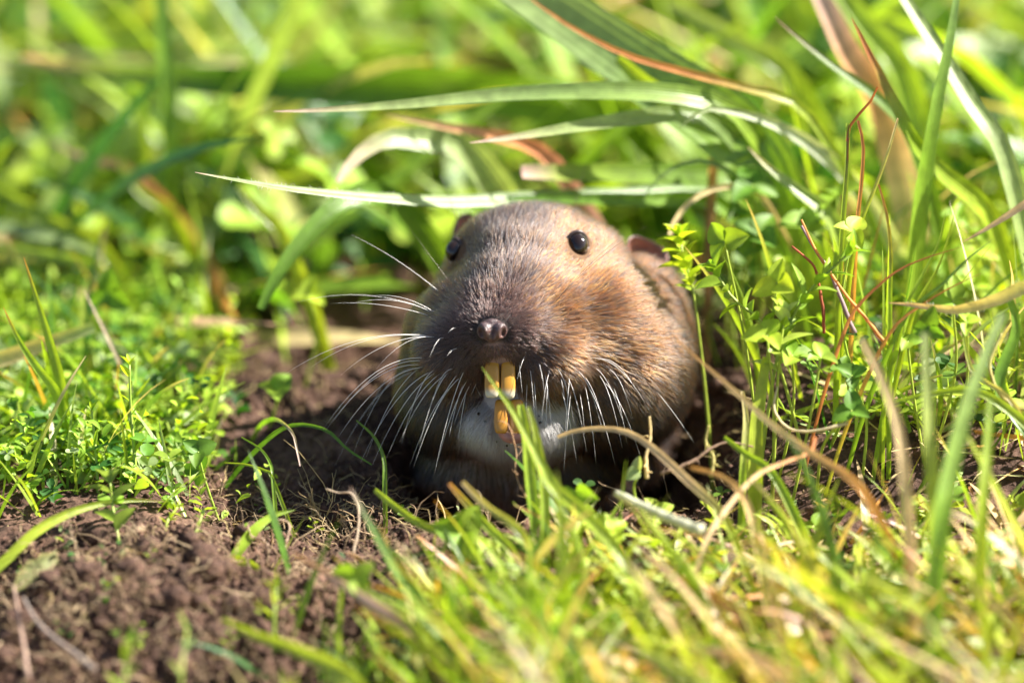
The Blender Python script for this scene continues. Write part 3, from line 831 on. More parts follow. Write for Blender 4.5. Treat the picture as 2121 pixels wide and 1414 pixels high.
for w in ((932, 585, 845, 468, .0, -.2), (950, 470, 905, 342, .0, -.3), (1188, 440, 1226, 300, .05, -.4), (1150, 625, 1340, 468, .15, .1), (1145, 632, 1290, 488, .1, .2), (1180, 655, 1480, 606, .22, .2), (905, 560, 868, 500, 0, 0), (890, 600, 800, 530, .05, -.2)):
    whisker(*w, r=0.0035, mat=M_WHISKD)
# ------------------------------------------------------------------ the sward nobody could count
GREENS = [(GRN, 5), (LIME, 4), (MID, 4), (YEL, 3), (DEEP, 2), (PALE, 1.5)]
TIPS = [(YEL, 4), (STRAW, 2.5), (ORNG, 1), (LIME, 4), (PINK, 0.6), (BRWN, 0.5)]
DRYT = [(STRAW, 5), (ORNG, 1.4), (BRWN, 1.2), (PINK, 1.0), (PALE, 1)]
RIGHT_FRONT = lambda x, y, px, py: sst(px, 900, 1250) * sst(py, 1010, 1130)
MID_FRONT = lambda x, y, px, py: sst(px, 420, 560) * (1 - sst(px, 1150, 1300)) * sst(py, 1120, 1200)
BACK = lambda x, y, px, py: (1 - sst(py, 560, 700))
LEFT = lambda x, y, px, py: (1 - sst(px, 330, 560)) * sst(py, 480, 620) * (1 - sst(py, 1020, 1110))
RIGHT = lambda x, y, px, py: (1 - sst(y, -0.3, 0.3) * (1 - sst(y, 4.2, 4.8)) * (1 - sst(x, 4.6, 5.6))) * sst(px, 1450, 1560) * sst(py, 420, 520) * (1 - sst(py, 980, 1080))
L_UPLEFT = math.pi * 0.97

def short_by_burrow(x, y):
    px, py, dd = proj(np.stack([x, y, gh(x, y)], 1))
    return np.interp(py, [980, 1080, 1200, 1330, 1450], [0.22, 0.30, 0.55, 0.85, 1.0]) * np.interp(px, [950, 1500, 1900], [0.75, 0.85, 1.1])
# in front, right of the burrow: leaning up and over to the side, much of it dry at the tip
grass_mass("foreground_grass", 1150, (-1.0, 10.5, -12.0, -0.5), 101, zone(RIGHT_FRONT), (1.6, 4.2), (0.3, 1.2), (0.0, 0.9), (0.06, 0.21), GREENS + [(STRAW, 9.0), (PALE, 7), (YEL, 3)], TIPS + [(STRAW, 4)],
           azmu=[L_UPLEFT, L_UPLEFT + 0.5, 0.4, 4.4], azsd=0.7, lscale=short_by_burrow, label="fine green grass in front of the burrow")
grass_mass("foreground_sprouts", 1500, (-5.5, 2.0, -10.0, -2.2), 111, zone(MID_FRONT), (0.8, 2.0), (0.1, 0.9), (0.0, 0.9), (0.04, 0.13), GREENS, TIPS, azmu=[L_UPLEFT, 0.3, 4.6], label="short grass sprouts in the bare soil before the burrow")
grass_mass("foreground_straw", 1500, (-1.5, 10.5, -10.5, 0.0), 121, zone(lambda x, y, px, py: np.maximum(RIGHT_FRONT(x, y, px, py), 0.7 * MID_FRONT(x, y, px, py))), (0.8, 2.6), (0.9, 1.6), (0.0, 0.5), (0.03, 0.10), DRYT, DRYT,
           azmu=[L_UPLEFT, 0.2, 5.4], mat=M_DRY, lscale=short_by_burrow, label="dry straw lying among the grass in front of the burrow")
grass_mass("bank_straw", 900, (3.0, 9.5, -1.5, 8.0), 131, zone(RIGHT), (0.6, 2.2), (1.25, 1.6), (0.0, 0.25), (0.025, 0.08), DRYT, DRYT, mat=M_DRY, label="dry straw and dead stalks lying on the bank beside the gopher")
grass_mass("bank_grass", 330, (3.4, 10.0, -1.0, 10.0), 141, zone(RIGHT), (1.2, 3.8), (0.05, 0.75), (0.0, 0.8), (0.04, 0.11), GREENS, TIPS, label="thin grass on the bank beside the gopher")
# behind
grass_mass("background_grass", 1150, (-13, 13, 7.5, 30.0), 157, zone(BACK), (2.5, 7.5), (0.3, 1.3), (0.1, 1.0), (0.16, 0.62), GREENS + [(DEEP, 3), (PALE, 2)], TIPS, azmu=[L_UPLEFT, 0.15, 2.4, 5.6], azsd=0.6, label="thick blurred grass behind the gopher")
grass_mass("background_straw", 420, (-13, 13, 6.5, 28.0), 161, zone(BACK), (1.5, 5.0), (0.7, 1.5), (0.0, 0.5), (0.12, 0.42), DRYT, DRYT, mat=M_DRY, label="dead straw-coloured blades in the grass behind the gopher")
grass_mass("side_grass", 420, (-11, -2.8, -1.2, 8.0), 171, zone(LEFT), (0.9, 2.6), (0.1, 0.9), (0.0, 0.9), (0.04, 0.12), GREENS, TIPS, label="short grass among the small weeds by the bare soil")
# low leafy cover
clover_mass("background_clover_leaves", 400, (-12, 12, 5.0, 22.0), 201, zone(BACK), (0.5, 2.6), (0.35, 0.85), GREENS, label="round clover leaves low in the grass behind the gopher")
clover_mass("side_clover_leaves", 900, (-10.5, -2.2, -2.0, 9.0), 211, zone(LEFT), (0.2, 1.0), (0.10, 0.30), GREENS, label="small clover leaves beside the bare soil")
clover_mass("bank_clover_leaves", 260, (3.2, 9.5, -0.8, 10.0), 221, zone(RIGHT), (0.3, 1.7), (0.18, 0.42), GREENS, label="round clover leaves on the bank beside the gopher")
clover_mass("foreground_clover_leaves", 380, (-2.0, 10.0, -10.0, -1.0), 231, zone(lambda x, y, px, py: np.maximum(RIGHT_FRONT(x, y, px, py), 0.8 * MID_FRONT(x, y, px, py))), (0.2, 0.7), (0.10, 0.26), GREENS, label="small clover leaves under the grass in front of the burrow")
sprig_mass("side_weeds", 620, (-10.5, -2.0, -2.0, 9.0), 241, zone(LEFT), (0.25, 1.3), (0.12, 0.36), GREENS, label="low leafy weeds beside the bare soil")
sprig_mass("bank_weeds", 110, (3.2, 9.5, -1.0, 9.0), 251, zone(RIGHT), (0.5, 1.6), (0.18, 0.40), GREENS, label="leafy weeds on the bank beside the gopher")
sprig_mass("background_weeds", 130, (-12, 12, 5.0, 14.0), 261, zone(BACK), (0.6, 2.4), (0.3, 0.7), GREENS, label="leafy weeds in the grass behind the gopher")
sprig_mass("soil_seedlings", 60, (-8.5, 0.5, -6.0, 0.5), 271, lambda x, y: soil_mask(x, y) * (ground_h(x, y) > -0.6), (0.15, 0.5), (0.08, 0.2), GREENS, leaves=4, label="tiny seedlings coming up through the loose soil")

# ------------------------------------------------------------------ single blades
def ribbon(line, width, cols, roll=0.0, fold=0.18, tipw=0.03, basew=0.8, twist=0.0):
    """line from tip to base (world cm); width cm; cols = list of (fraction from tip, colour)"""
    n = len(line); t = np.linspace(0, 1, n)
    T = np.gradient(line, axis=0); T /= np.linalg.norm(T, axis=1)[:, None] + 1e-9
    view = -FWD
    sd = np.cross(T, view); sd /= np.linalg.norm(sd, axis=1)[:, None] + 1e-9
    nr = np.cross(sd, T)
    a = math.radians(roll) + math.radians(twist) * t
    s = sd * np.cos(a)[:, None] + nr * np.sin(a)[:, None]; nn = np.cross(s, T)
    w = 0.5 * width * (tipw + (1 - tipw) * np.minimum(1, t / 0.5) ** 0.75) * (1 - (1 - basew) * sst(t, 0.6, 1.0))
    ac = np.array([-1, -0.5, 0, 0.5, 1.0])
    V = line[:, None, :] + s[:, None, :] * (ac[None, :] * w[:, None])[..., None] + nn[:, None, :] * ((ac ** 2)[None, :] * (fold * 2 * w)[:, None])[..., None]
    i = np.arange(n - 1)[:, None] * 5; j = np.arange(4)[None, :]
    F = np.stack([i + j, i + j + 1, i + 5 + j + 1, i + 5 + j], -1).reshape(-1, 4)
    fr = [c[0] for c in cols]; cc = np.stack([np.interp(t, fr, [c[1][k] for c in cols]) for k in range(3)], 1)
    L = np.linalg.norm(np.diff(line, axis=0), axis=1).sum()
    uv = np.stack(np.broadcast_arrays(np.linspace(0, 1, 5)[None, :], (t * L / max(width, 0.05) * 0.02)[:, None]), -1).reshape(-1, 2)
    return V.reshape(-1, 3), F, np.repeat(cc, 5, 0), uv, w, s

def to_ground(pts):
    """carry a blade's lower end on until it is rooted"""
    pts = [np.asarray(p, float) for p in pts]
    d = pts[-1] - pts[-2]; d = d / (np.linalg.norm(d) + 1e-9)
    d = d * np.array([0.8, 0.8, 1.0]) + np.array([0, 0, -0.55]); d /= np.linalg.norm(d)
    p = pts[-1].copy(); added = []
    for k in range(200):
        if p[2] < gh(p[0], p[1]) - 0.12: break
        p = p + d * 0.25; d = d + np.array([0, 0, -0.07]); d /= np.linalg.norm(d)
        if k % 4 == 3: added.append(p.copy())
    return pts + added + [p]

def blade(label, pts, wpx, cols, roll=0.0, fold=0.18, name="grass_blade", cat="grass blade", root=True, hairs=0, basew=0.8, twist=0.0, tipw=0.03, mat=None, group=None):
    W = [P(*q) for q in pts]
    if root: W = to_ground(W)
    line = smooth_line(W, 22)
    if not isinstance(cols[0], tuple) or not isinstance(cols[0][1], tuple):
        cols = [(k / (len(cols) - 1), c) for k, c in enumerate(cols)]
    V, F, cc, uv, w, s = ribbon(line, wpx / PXC, cols, roll, fold, basew=basew, twist=twist, tipw=tipw)
    base = line[-1]
    o = mesh_obj(name, V, F, mat or M_BLADE, cols=cc, uv=uv, origin=base, label=label, cat=cat, group=group)
    if hairs:
        A = Acc(); r = np.random.default_rng(hairs)
        for k in range(hairs):
            f = r.uniform(0.03, 0.75) * (len(line) - 1); i = int(f); e = r.choice([-1, 1])
            p = line[i] + (line[i + 1] - line[i]) * (f - i) + s[i] * w[i] * e * r.uniform(0.75, 1.0)
            T = line[max(i - 1, 0)] - line[i + 1]; T /= np.linalg.norm(T)
            q = p + s[i] * e * r.uniform(0.03, 0.075) + T * r.uniform(0.0, 0.05) - FWD * r.uniform(0, 0.03)
            A.add(*tube([p, (p + q) / 2, q], [0.0035, 0.003, 0.001], 3), (0.75, 0.75, 0.62))
        A.build("leaf_hairs", M_DRY, o, origin=base)
    return o

# --- long blades across and above the head
blade("long pale hairy grass blade stretching horizontally just above the gopher's head", [(404, 357, 0.6), (500, 375, 0.9), (620, 394, 1.4), (760, 408, 2.1), (920, 419, 3.0), (1080, 414, 3.8), (1300, 405, 4.8), (1500, 402, 6.0)], 34,
      [(0, PINK), (0.04, PALE), (0.3, PALE), (0.6, GREY), (1, GRN)], roll=25, hairs=170)
blade("grey green blade with a pink pointed tip, second above the gopher's head", [(567, 231, 1.68), (680, 228, 1.85), (850, 216, 2.1), (1060, 196, 2.44), (1270, 190, 2.77), (1420, 200, 3.15), (1520, 230, 3.57)], 44, [(0, PINK), (0.12, PALE), (0.35, GREY), (0.7, GRN), (1, MID)], roll=20)
blade("shorter grey green blade with pink tip below the second long blade", [(973, 296, 2.1), (1080, 282, 2.4), (1200, 262, 2.7), (1330, 244, 3.1), (1450, 238, 3.5)], 46, [(0, PINK), (0.15, PALE), (0.5, GREY), (1, GRN)], roll=15)
blade("orange tan dead blade lying under the second long blade", [(800, 238, 4.34), (900, 258, 4.48), (1000, 276, 4.62), (1120, 312, 4.9)], 40, [STRAW, ORNG, PINK, STRAW], name="dead_grass_blade", mat=M_DRY)
blade("broad grey green leaf slanting down from above towards the bank, widest of all", [(1010, -70, 4.92), (1120, 0, 4.68), (1250, 90, 4.32), (1360, 165, 4.08), (1470, 235, 3.96), (1560, 320, 3.96)], 150, [(0, PALE), (0.4, GREY), (0.65, GRN), (1, YEL)], roll=8, fold=0.12, tipw=0.6)
blade("bright yellow green fold of leaf beside the broad grey one", [(1280, 120, 4.03), (1350, 185, 3.97), (1430, 225, 3.91), (1510, 255, 3.97)], 90, [(0, LIME), (0.5, GRN), (1, GRN)], roll=-12, tipw=0.2)
blade("narrow blade with orange edge lying along the broad grey leaf", [(1075, -20, 3.36), (1180, 55, 3.3), (1300, 115, 3.24), (1420, 150, 3.24), (1540, 182, 3.36), (1650, 215, 3.6)], 22, [(0, ORNG), (0.3, ORNG), (0.5, YEL), (0.8, MID), (1, MID)], roll=10)
blade("long green blade with an orange tip bending down to the bank", [(1764, 38, 2.0), (1800, 110, 2.1), (1840, 190, 2.2), (1872, 255, 2.3), (1905, 310, 2.5), (1960, 365, 2.8), (2045, 440, 3.4)], 44, [(0, ORNG), (0.08, RUST), (0.25, GRN), (0.6, LIME), (1, YEL)], roll=15)
blade("pale wide blade arching down beyond the orange tipped one", [(1855, -30, 3.0), (1900, 40, 2.88), (1960, 130, 2.7), (2015, 220, 2.58), (2068, 295, 2.52)], 46, [(0, PALE), (0.5, PALE), (1, YEL)], roll=20, tipw=0.5)
blade("stout upright green blade crossing behind the orange tipped one", [(1985, -40, 2.04), (1965, 80, 2.1), (1940, 200, 2.22), (1918, 320, 2.4), (1900, 440, 2.58)], 46, [(0, GREY), (0.4, GRN), (1, LIME)], roll=40, tipw=0.3)
blade("faded pink orange dead leaf hanging over the tall grass", [(1690, -30, 5.95), (1725, 40, 5.81), (1760, 110, 5.74), (1820, 200, 5.74)], 70, [PINK, ORNG, STRAW, STRAW], name="dead_grass_blade", mat=M_DRY, tipw=0.5)
blade("olive blade with a dark pointed tip behind the tall thin stems", [(1605, 36, 3.12), (1660, 85, 3.24), (1730, 140, 3.36), (1820, 205, 3.6), (1880, 270, 3.84)], 34, [(0, BRWN), (0.15, GREY), (0.5, MID), (1, GRN)], roll=15)
blade("yellow green broad blade rising behind the tall thin stems", [(1730, -30, 7.5), (1800, 60, 7.2), (1860, 130, 7.0)], 70, [YEL, LIME, GRN], tipw=0.5)
blade("bright green blade crossing the grass behind the clover", [(1380, 5, 9.0), (1460, 45, 8.8), (1540, 95, 8.6), (1620, 140, 8.6)], 52, [PALE, GRN, GRN], tipw=0.3)
blade("wide blurred dark green leaf lying flat far behind the gopher", [(45, 118, 8.8), (180, 140, 8.8), (400, 160, 8.96), (650, 168, 9.28), (950, 180, 9.6), (1250, 225, 10.08)], 120, [(0, PINK), (0.1, GREY), (0.25, DEEP), (0.6, MID), (1, MID)], roll=-28, tipw=0.1)
blade("pale strip of dry blade along the wide dark leaf", [(60, 95, 11.4), (220, 118, 11.3), (420, 122, 11.4), (520, 135, 11.6)], 26, [PINK, PALE, STRAW, PALE], name="dead_grass_blade", mat=M_DRY)
blade("upright blurred green stem crossing the wide dark leaf", [(328, -60, 8.6), (338, 60, 8.6), (346, 170, 8.6), (354, 330, 8.8)], 38, [(0, MID), (0.5, GRN), (1, GRN)], tipw=0.7, roll=10)
blade("second upright blurred stem beside the wide dark leaf", [(440, -60, 12.0), (450, 20, 12.0), (462, 110, 12.2)], 38, [PALE, PALE, GRN], tipw=0.7)
blade("yellow green kinked blade in the blurred grass", [(238, 305, 8.0), (262, 360, 8.0), (300, 405, 8.0), (350, 440, 8.2)], 34, [YEL, LIME, GRN])
blade("pink brown dead tip lying beside the kinked blade", [(98, 285, 8.4), (150, 318, 8.3), (205, 336, 8.2), (260, 345, 8.2)], 30, [PINK, ORNG, STRAW], name="dead_grass_blade", mat=M_DRY)
blade("short yellow green blade standing in the blurred grass", [(285, 190, 9.5), (290, 235, 9.5), (296, 290, 9.5)], 42, [YEL, YEL, LIME], tipw=0.5)
blade("pale cupped leaf curling over behind the long hairy blade", [(700, 378, 3.64), (740, 325, 3.92), (800, 288, 4.2), (880, 290, 4.62), (960, 305, 5.04)], 74, [(0, PINK), (0.2, PALE), (0.5, PALE), (1, MID)], roll=5, tipw=0.15)
blade("dark green blade drooping under the long hairy blade", [(540, 640, 3.0), (575, 570, 3.15), (625, 500, 3.45), (700, 425, 3.9), (780, 400, 4.5)], 56, [(0, MID), (0.5, MID), (1, GRN)], roll=10, tipw=0.3)
blade("lit strip of blade hanging beside the dark drooping one", [(585, 470, 5.0), (640, 435, 5.1), (715, 405, 5.4)], 26, [PALE, GRN, GRN])
blade("yellow green short blade behind the small weeds", [(495, 385, 5.6), (530, 430, 5.6), (580, 480, 5.6)], 36, [YEL, LIME, LIME], tipw=0.3)
blade("blurred diagonal blade reaching in over the dark gap", [(-40, 370, 8.5), (60, 430, 8.0), (130, 470, 7.8), (195, 500, 7.6)], 34, [GRN, LIME, GRN], tipw=0.5)
blade("grey green blurred blade below the diagonal one", [(-40, 505, 7.0), (80, 525, 6.8), (200, 558, 6.5)], 28, [GREY, GRN, MID], tipw=0.5)
blade("pale dry flat blade lying across the small weeds", [(195, 676, 3.2), (110, 705, 3.2), (40, 730, 3.2), (-60, 770, 3.2)], 38, [PALE, STRAW, PALE, PALE], roll=10, tipw=0.6)
blade("thin upright blade with an orange tip, taller of the pair above the weeds", [(49, 532, 1.2), (70, 600, 1.3), (95, 680, 1.4), (125, 790, 1.6)], 22, [(0, ORNG), (0.15, LIME), (1, GRN)])
blade("thin upright blade with an orange tip, shorter of the pair above the weeds", [(7, 636, 1.2), (40, 705, 1.3), (80, 765, 1.4), (120, 820, 1.6)], 22, [(0, ORNG), (0.15, LIME), (1, YEL)])
# --- blades by the burrow
blade("long yellow green blade arching over the bare soil mound", [(345, 1038, -0.2), (260, 1036, -0.5), (170, 1052, -0.9), (85, 1092, -1.3), (20, 1150, -1.6), (-40, 1215, -1.8)], 21, [(0, STRAW), (0.12, YEL), (0.6, LIME), (1, GRN)], roll=15)
blade("small bent grass sprout with a pale tip on the bare soil", [(612, 1055, -0.5), (565, 1068, -0.6), (525, 1100, -0.8), (482, 1158, -1.0)], 22, [YEL, LIME, LIME, GRN])
blade("small curled grass sprout beside the bent one on the bare soil", [(548, 1205, -1.6), (538, 1180, -1.5), (512, 1165, -1.3), (480, 1160, -1.0)], 20, [YEL, LIME, GRN])
blade("greyish blade slanting across the mouth of the burrow", [(725, 1008, -2.6), (760, 1070, -2.9), (800, 1140, -3.3), (850, 1220, -3.7), (920, 1325, -4.2)], 28, [(0, PINK), (0.15, GREY), (0.5, GRN), (1, MID)], roll=10)
blade("yellow green blade slanting from the clover over the burrow's shadow", [(776, 1014, -1.0), (820, 1050, -1.2), (870, 1085, -1.4), (930, 1115, -1.6)], 19, [YEL, LIME, YEL], tipw=0.5)
blade("orange tipped blade beside the clover in front of the burrow", [(930, 1000, -1.4), (965, 1040, -1.6), (1010, 1090, -1.8), (1060, 1140, -2.0)], 19, [ORNG, YEL, YEL, LIME], tipw=0.4)
blade("yellowing blade beside the orange tipped one in front of the burrow", [(958, 998, -2.2), (1010, 1050, -2.4), (1080, 1105, -2.6)], 19, [STRAW, YEL, LIME], tipw=0.4)
blade("bright blade standing in front of the gopher's teeth", [(998, 760, -1.2), (1030, 805, -1.4), (1062, 850, -1.6), (1100, 920, -1.9), (1145, 1005, -2.3), (1210, 1065, -2.7), (1290, 1160, -3.1)], 27, [(0, YEL), (0.3, LIME), (0.7, YEL), (1, GRN)], roll=10)
blade("shorter upright blade beside the one before the teeth, pointed", [(1094, 842, -1.4), (1108, 890, -1.5), (1122, 960, -1.6), (1128, 1030, -1.7), (1130, 1100, -1.8)], 20, [YEL, LIME, GRN, GRN], tipw=0.35)
blade("broad upright blade behind the one before the teeth", [(1078, 838, -1.1), (1090, 900, -1.2), (1098, 980, -1.3), (1108, 1080, -1.4)], 24, [LIME, LIME, GRN, GRN], tipw=0.6)
blade("tan dry blade arching over in front of the gopher's cheek", [(1155, 905, -0.6), (1190, 893, -0.7), (1240, 887, -0.8), (1300, 895, -1.0), (1355, 930, -1.3), (1420, 990, -1.7), (1500, 1070, -2.2)], 17, [(0, STRAW), (0.5, STRAW), (0.7, YEL), (1, YEL)], name="dead_grass_blade", tipw=0.45, mat=M_DRY)
blade("long rusty orange blade slanting down from the gopher's cheek", [(1388, 690, -1.4), (1440, 738, -1.6), (1520, 808, -1.9), (1600, 880, -2.2), (1690, 945, -2.5), (1782, 1008, -2.8)], 16, [(0, ORNG), (0.3, STRAW), (0.6, ORNG), (1, RUST)], name="dead_grass_blade", mat=M_DRY)
blade("tan grass stem curving over the front of the burrow lip", [(1430, 968, -2.4), (1490, 985, -2.5), (1535, 1020, -2.7), (1560, 1085, -3.0)], 16, [ORNG, STRAW, YEL], name="dead_grass_blade", tipw=0.4, mat=M_DRY)
blade("brown stem bent like a hook beside the rusty orange blade", [(1690, 905, -1.5), (1680, 935, -1.6), (1630, 955, -1.8), (1560, 990, -2.2), (1480, 1090, -2.8), (1450, 1160, -3.0)], 10, [ORNG, STRAW, STRAW, STRAW], name="dead_grass_blade", tipw=0.6, mat=M_DRY)
blade("upright blurred blade before the straw on the bank", [(1917, 690, -3.6), (1922, 800, -3.8), (1928, 930, -4.1), (1936, 1080, -4.5)], 30, [PALE, LIME, GRN], tipw=0.5)
blade("leaning blurred blade beside the upright one before the bank", [(2078, 650, -3.6), (2040, 740, -3.8), (1998, 860, -4.1), (1968, 980, -4.4), (1950, 1080, -4.7)], 38, [PALE, GRN, MID], tipw=0.4)
blade("third blurred upright blade before the bank", [(2052, 830, -3.2), (2046, 920, -3.5), (2036, 1050, -3.9)], 26, [GRN, LIME, GRN], tipw=0.5)
blade("blurred tan orange blade before the bank", [(1785, 700, -3.6), (1820, 770, -3.8), (1855, 860, -4.0), (1872, 960, -4.2)], 24, [STRAW, STRAW, PINK], name="dead_grass_blade", mat=M_DRY, tipw=0.4)
blade("brown pink blade slanting through the front grass", [(600, 1140, -3.2), (680, 1190, -3.5), (770, 1250, -3.9), (860, 1310, -4.4)], 24, [ORNG, PINK, BRWN, STRAW], name="dead_grass_blade", mat=M_DRY)
blade("yellow green blade lying low across the front soil", [(462, 1282, -4.2), (530, 1315, -4.5), (600, 1340, -4.8), (720, 1400, -5.4)], 34, [LIME, YEL, GRN], tipw=0.2)
blade("pale silvery blade slanting through the front grass", [(945, 1180, -3.6), (1010, 1215, -3.9), (1090, 1260, -4.3), (1180, 1320, -4.9)], 24, [PALE, PALE, GRN])
blade("long silvery blade lying low in the front grass", [(1210, 1270, -5.0), (1300, 1330, -5.4), (1400, 1390, -5.9), (1500, 1450, -6.5)], 34, [PALE, PALE, GREY])
blade("pink dead blade lying low in the front grass", [(1380, 1330, -5.8), (1460, 1345, -5.9), (1580, 1370, -6.2)], 26, [PINK, STRAW, ORNG], name="dead_grass_blade", mat=M_DRY)
blade("rusty dead blade lying between the front grass and the burrow", [(1310, 1140, -2.8), (1370, 1175, -3.0), (1430, 1215, -3.3), (1520, 1260, -3.7)], 26, [BRWN, RUST, STRAW], name="dead_grass_blade", mat=M_DRY)
blade("stout green blade standing at the burrow's edge below the clover", [(1588, 740, -0.2), (1578, 800, -0.3), (1568, 870, -0.4), (1565, 960, -0.5)], 32, [LIME, LIME, GRN], tipw=0.5)
blade("thin green blade standing at the burrow's edge beside the stout one", [(1538, 810, -0.4), (1545, 870, -0.5), (1540, 960, -0.7)], 16, [STRAW, LIME, GRN], tipw=0.5)
blade("green blade leaning from the burrow's edge over the lip", [(1500, 905, -0.9), (1545, 940, -1.1), (1600, 980, -1.4)], 20, [LIME, GRN, GRN], tipw=0.4)
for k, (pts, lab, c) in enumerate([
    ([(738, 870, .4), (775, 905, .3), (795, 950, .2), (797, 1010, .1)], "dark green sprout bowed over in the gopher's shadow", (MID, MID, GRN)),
    ([(770, 962, .3), (720, 930, .4), (670, 888, .7), (590, 885, 1.0)], "green sprout lying towards the gopher in its shadow", (MID, MID, DEEP)),  # darker greens here paint the gopher's shade into the sprout
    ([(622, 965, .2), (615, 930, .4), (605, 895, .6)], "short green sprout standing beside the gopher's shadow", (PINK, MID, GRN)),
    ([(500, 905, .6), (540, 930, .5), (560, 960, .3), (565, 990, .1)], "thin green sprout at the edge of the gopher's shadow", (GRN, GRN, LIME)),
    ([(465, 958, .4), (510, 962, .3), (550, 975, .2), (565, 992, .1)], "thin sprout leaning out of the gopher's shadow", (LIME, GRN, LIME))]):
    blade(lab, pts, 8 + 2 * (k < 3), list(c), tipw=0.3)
# --- the bank: thin stems and blades
blade("tall thin green stem beside the clover on the bank", [(1756, 255, 0.6), (1755, 340, 0.6), (1748, 430, 0.6), (1742, 525, 0.6), (1738, 600, 0.6)], 13, [YEL, LIME, LIME, GRN], tipw=0.7)
blade("rust coloured thin stem with a kinked top on the bank", [(1818, 180, 0.4), (1800, 215, 0.5), (1760, 262, 0.6), (1754, 330, 0.6), (1748, 420, 0.7)], 9, [RUST, RUST, ORNG, YEL], tipw=0.5)
blade("red brown thin stem between the green ones on the bank", [(1777, 250, 0.9), (1788, 300, 0.9), (1785, 370, 0.9), (1775, 470, 0.9)], 11, [RUST, ORNG, ORNG, STRAW], tipw=0.5)
blade("thin green stem leaning across the rust coloured ones on the bank", [(1860, 245, 0.3), (1838, 320, 0.3), (1812, 390, 0.4), (1785, 455, 0.5), (1768, 520, 0.6)], 11, [STRAW, LIME, LIME, GRN], tipw=0.4)
blade("thin upright stem curving beside the leafy spike on the bank", [(1820, 382, 0.0), (1838, 450, 0.0), (1845, 530, 0.0), (1843, 620, 0.0), (1843, 705, 0.0)], 12, [RUST, LIME, LIME, GRN], tipw=0.3)
blade("thin green blade leaning up the bank, longer of a pair", [(1960, 430, -0.2), (1945, 500, -0.2), (1915, 560, -0.2), (1880, 630, -0.2)], 11, [YEL, LIME, GRN])
blade("thin green blade leaning up the bank, shorter of a pair", [(1978, 435, 0.1), (1965, 490, 0.1), (1940, 560, 0.1), (1895, 640, 0.1)], 11, [LIME, LIME, GRN])
blade("long rusty thin stalk lying slantwise over the bank", [(1992, 512, -0.3), (1930, 530, -0.3), (1860, 560, -0.2), (1800, 610, -0.1), (1760, 660, 0.0)], 8, [RUST, ORNG, RUST], name="dead_grass_blade", mat=M_DRY)
blade("grey green thin blade slanting low over the bank", [(2058, 494, -0.4), (2000, 540, -0.4), (1950, 590, -0.4), (1880, 650, -0.3)], 11, [GREY, GRN, GRN])
blade("thin reddish blade slanting low over the bank", [(2035, 565, -0.5), (1980, 590, -0.5), (1920, 625, -0.4), (1850, 680, -0.4)], 9, [RUST, ORNG, YEL], name="dead_grass_blade")
blade("pink blade reaching in from beyond the bank", [(1993, 502, -0.3), (2050, 470, -0.4), (2121, 425, -0.5), (2200, 375, -0.6)], 44, [(0, PINK), (0.3, PINK), (1, PALE)], roll=8)
blade("hairy blade with a pink tip lying level over the bank", [(1840, 627, -0.4), (1900, 632, -0.5), (1980, 642, -0.6), (2060, 622, -0.7), (2150, 590, -0.9)], 46, [(0, PINK), (0.15, STRAW), (0.4, PALE), (1, GRN)], roll=-5, hairs=120)
blade("spear shaped yellow green blade with a pale tip above the clover", [(1549, 304, 3.0), (1590, 345, 3.0), (1640, 385, 3.1), (1712, 440, 3.2), (1740, 490, 3.3)], 44, [(0, STRAW), (0.15, PALE), (0.5, YEL), (1, GRN)], roll=12)
blade("dry jointed stem arched like a bow behind the ear", [(1388, 488, 3.2), (1400, 455, 3.3), (1430, 418, 3.4), (1480, 390, 3.5), (1540, 388, 3.6), (1580, 410, 3.8)], 14, [STRAW, STRAW, (0.65, 0.5, 0.2), ORNG], name="dry_stem", cat="dry stem", mat=M_DRY, tipw=0.7, fold=0.3)
blade("upright dead brown blade with a tan top behind the gopher", [(1502, 192, 4.4), (1492, 240, 4.4), (1480, 310, 4.4), (1474, 400, 4.4), (1470, 470, 4.5)], 22, [(0, STRAW), (0.25, ORNG), (0.4, BRWN), (1, BRWN)], name="dead_grass_blade", mat=M_DRY, tipw=0.7, basew=0.4)
blade("white backed leaf tip poking out beside the dead brown blade", [(1405, 268, 2.76), (1430, 245, 2.76), (1465, 225, 2.82)], 36, [PALE, (0.6, 0.62, 0.5), PALE])
blade("curved thin leaf under the dead brown blade", [(1325, 430, 3.4), (1350, 385, 3.4), (1400, 345, 3.5), (1470, 335, 3.6)], 18, [GREY, GREY, GRN])
blade("level green blade with a pink tip low behind the gopher's head", [(1080, 358, 3.9), (1150, 360, 4.05), (1260, 362, 4.28), (1420, 365, 4.65), (1540, 372, 4.95)], 60, [(0, PINK), (0.1, GRN), (0.4, MID), (1, GRN)], roll=25, tipw=0.5)
blade("shaded green blade right behind the gopher's crown", [(990, 408, 3.6), (1150, 412, 3.8), (1320, 415, 4.1), (1480, 420, 4.6)], 36, [MID, GRN, MID], roll=10)
blade("olive blade at the edge of the bank bending to the soil", [(2085, 600, -0.2), (2105, 680, -0.3), (2070, 800, -0.5), (2140, 910, -0.6)], 30, [GRN, MID, YEL], tipw=0.4)
blade("green blade lying over the soil under the hairy one", [(1830, 838, -0.9), (1930, 815, -1.0), (2030, 812, -1.1)], 22, [LIME, YEL, GRN], tipw=0.2)
blade("dull orange curling blade low on the bank", [(1990, 660, -0.4), (2010, 760, -0.5), (2040, 790, -0.6), (2095, 830, -0.8)], 12, [YEL, STRAW, YEL], tipw=0.5)
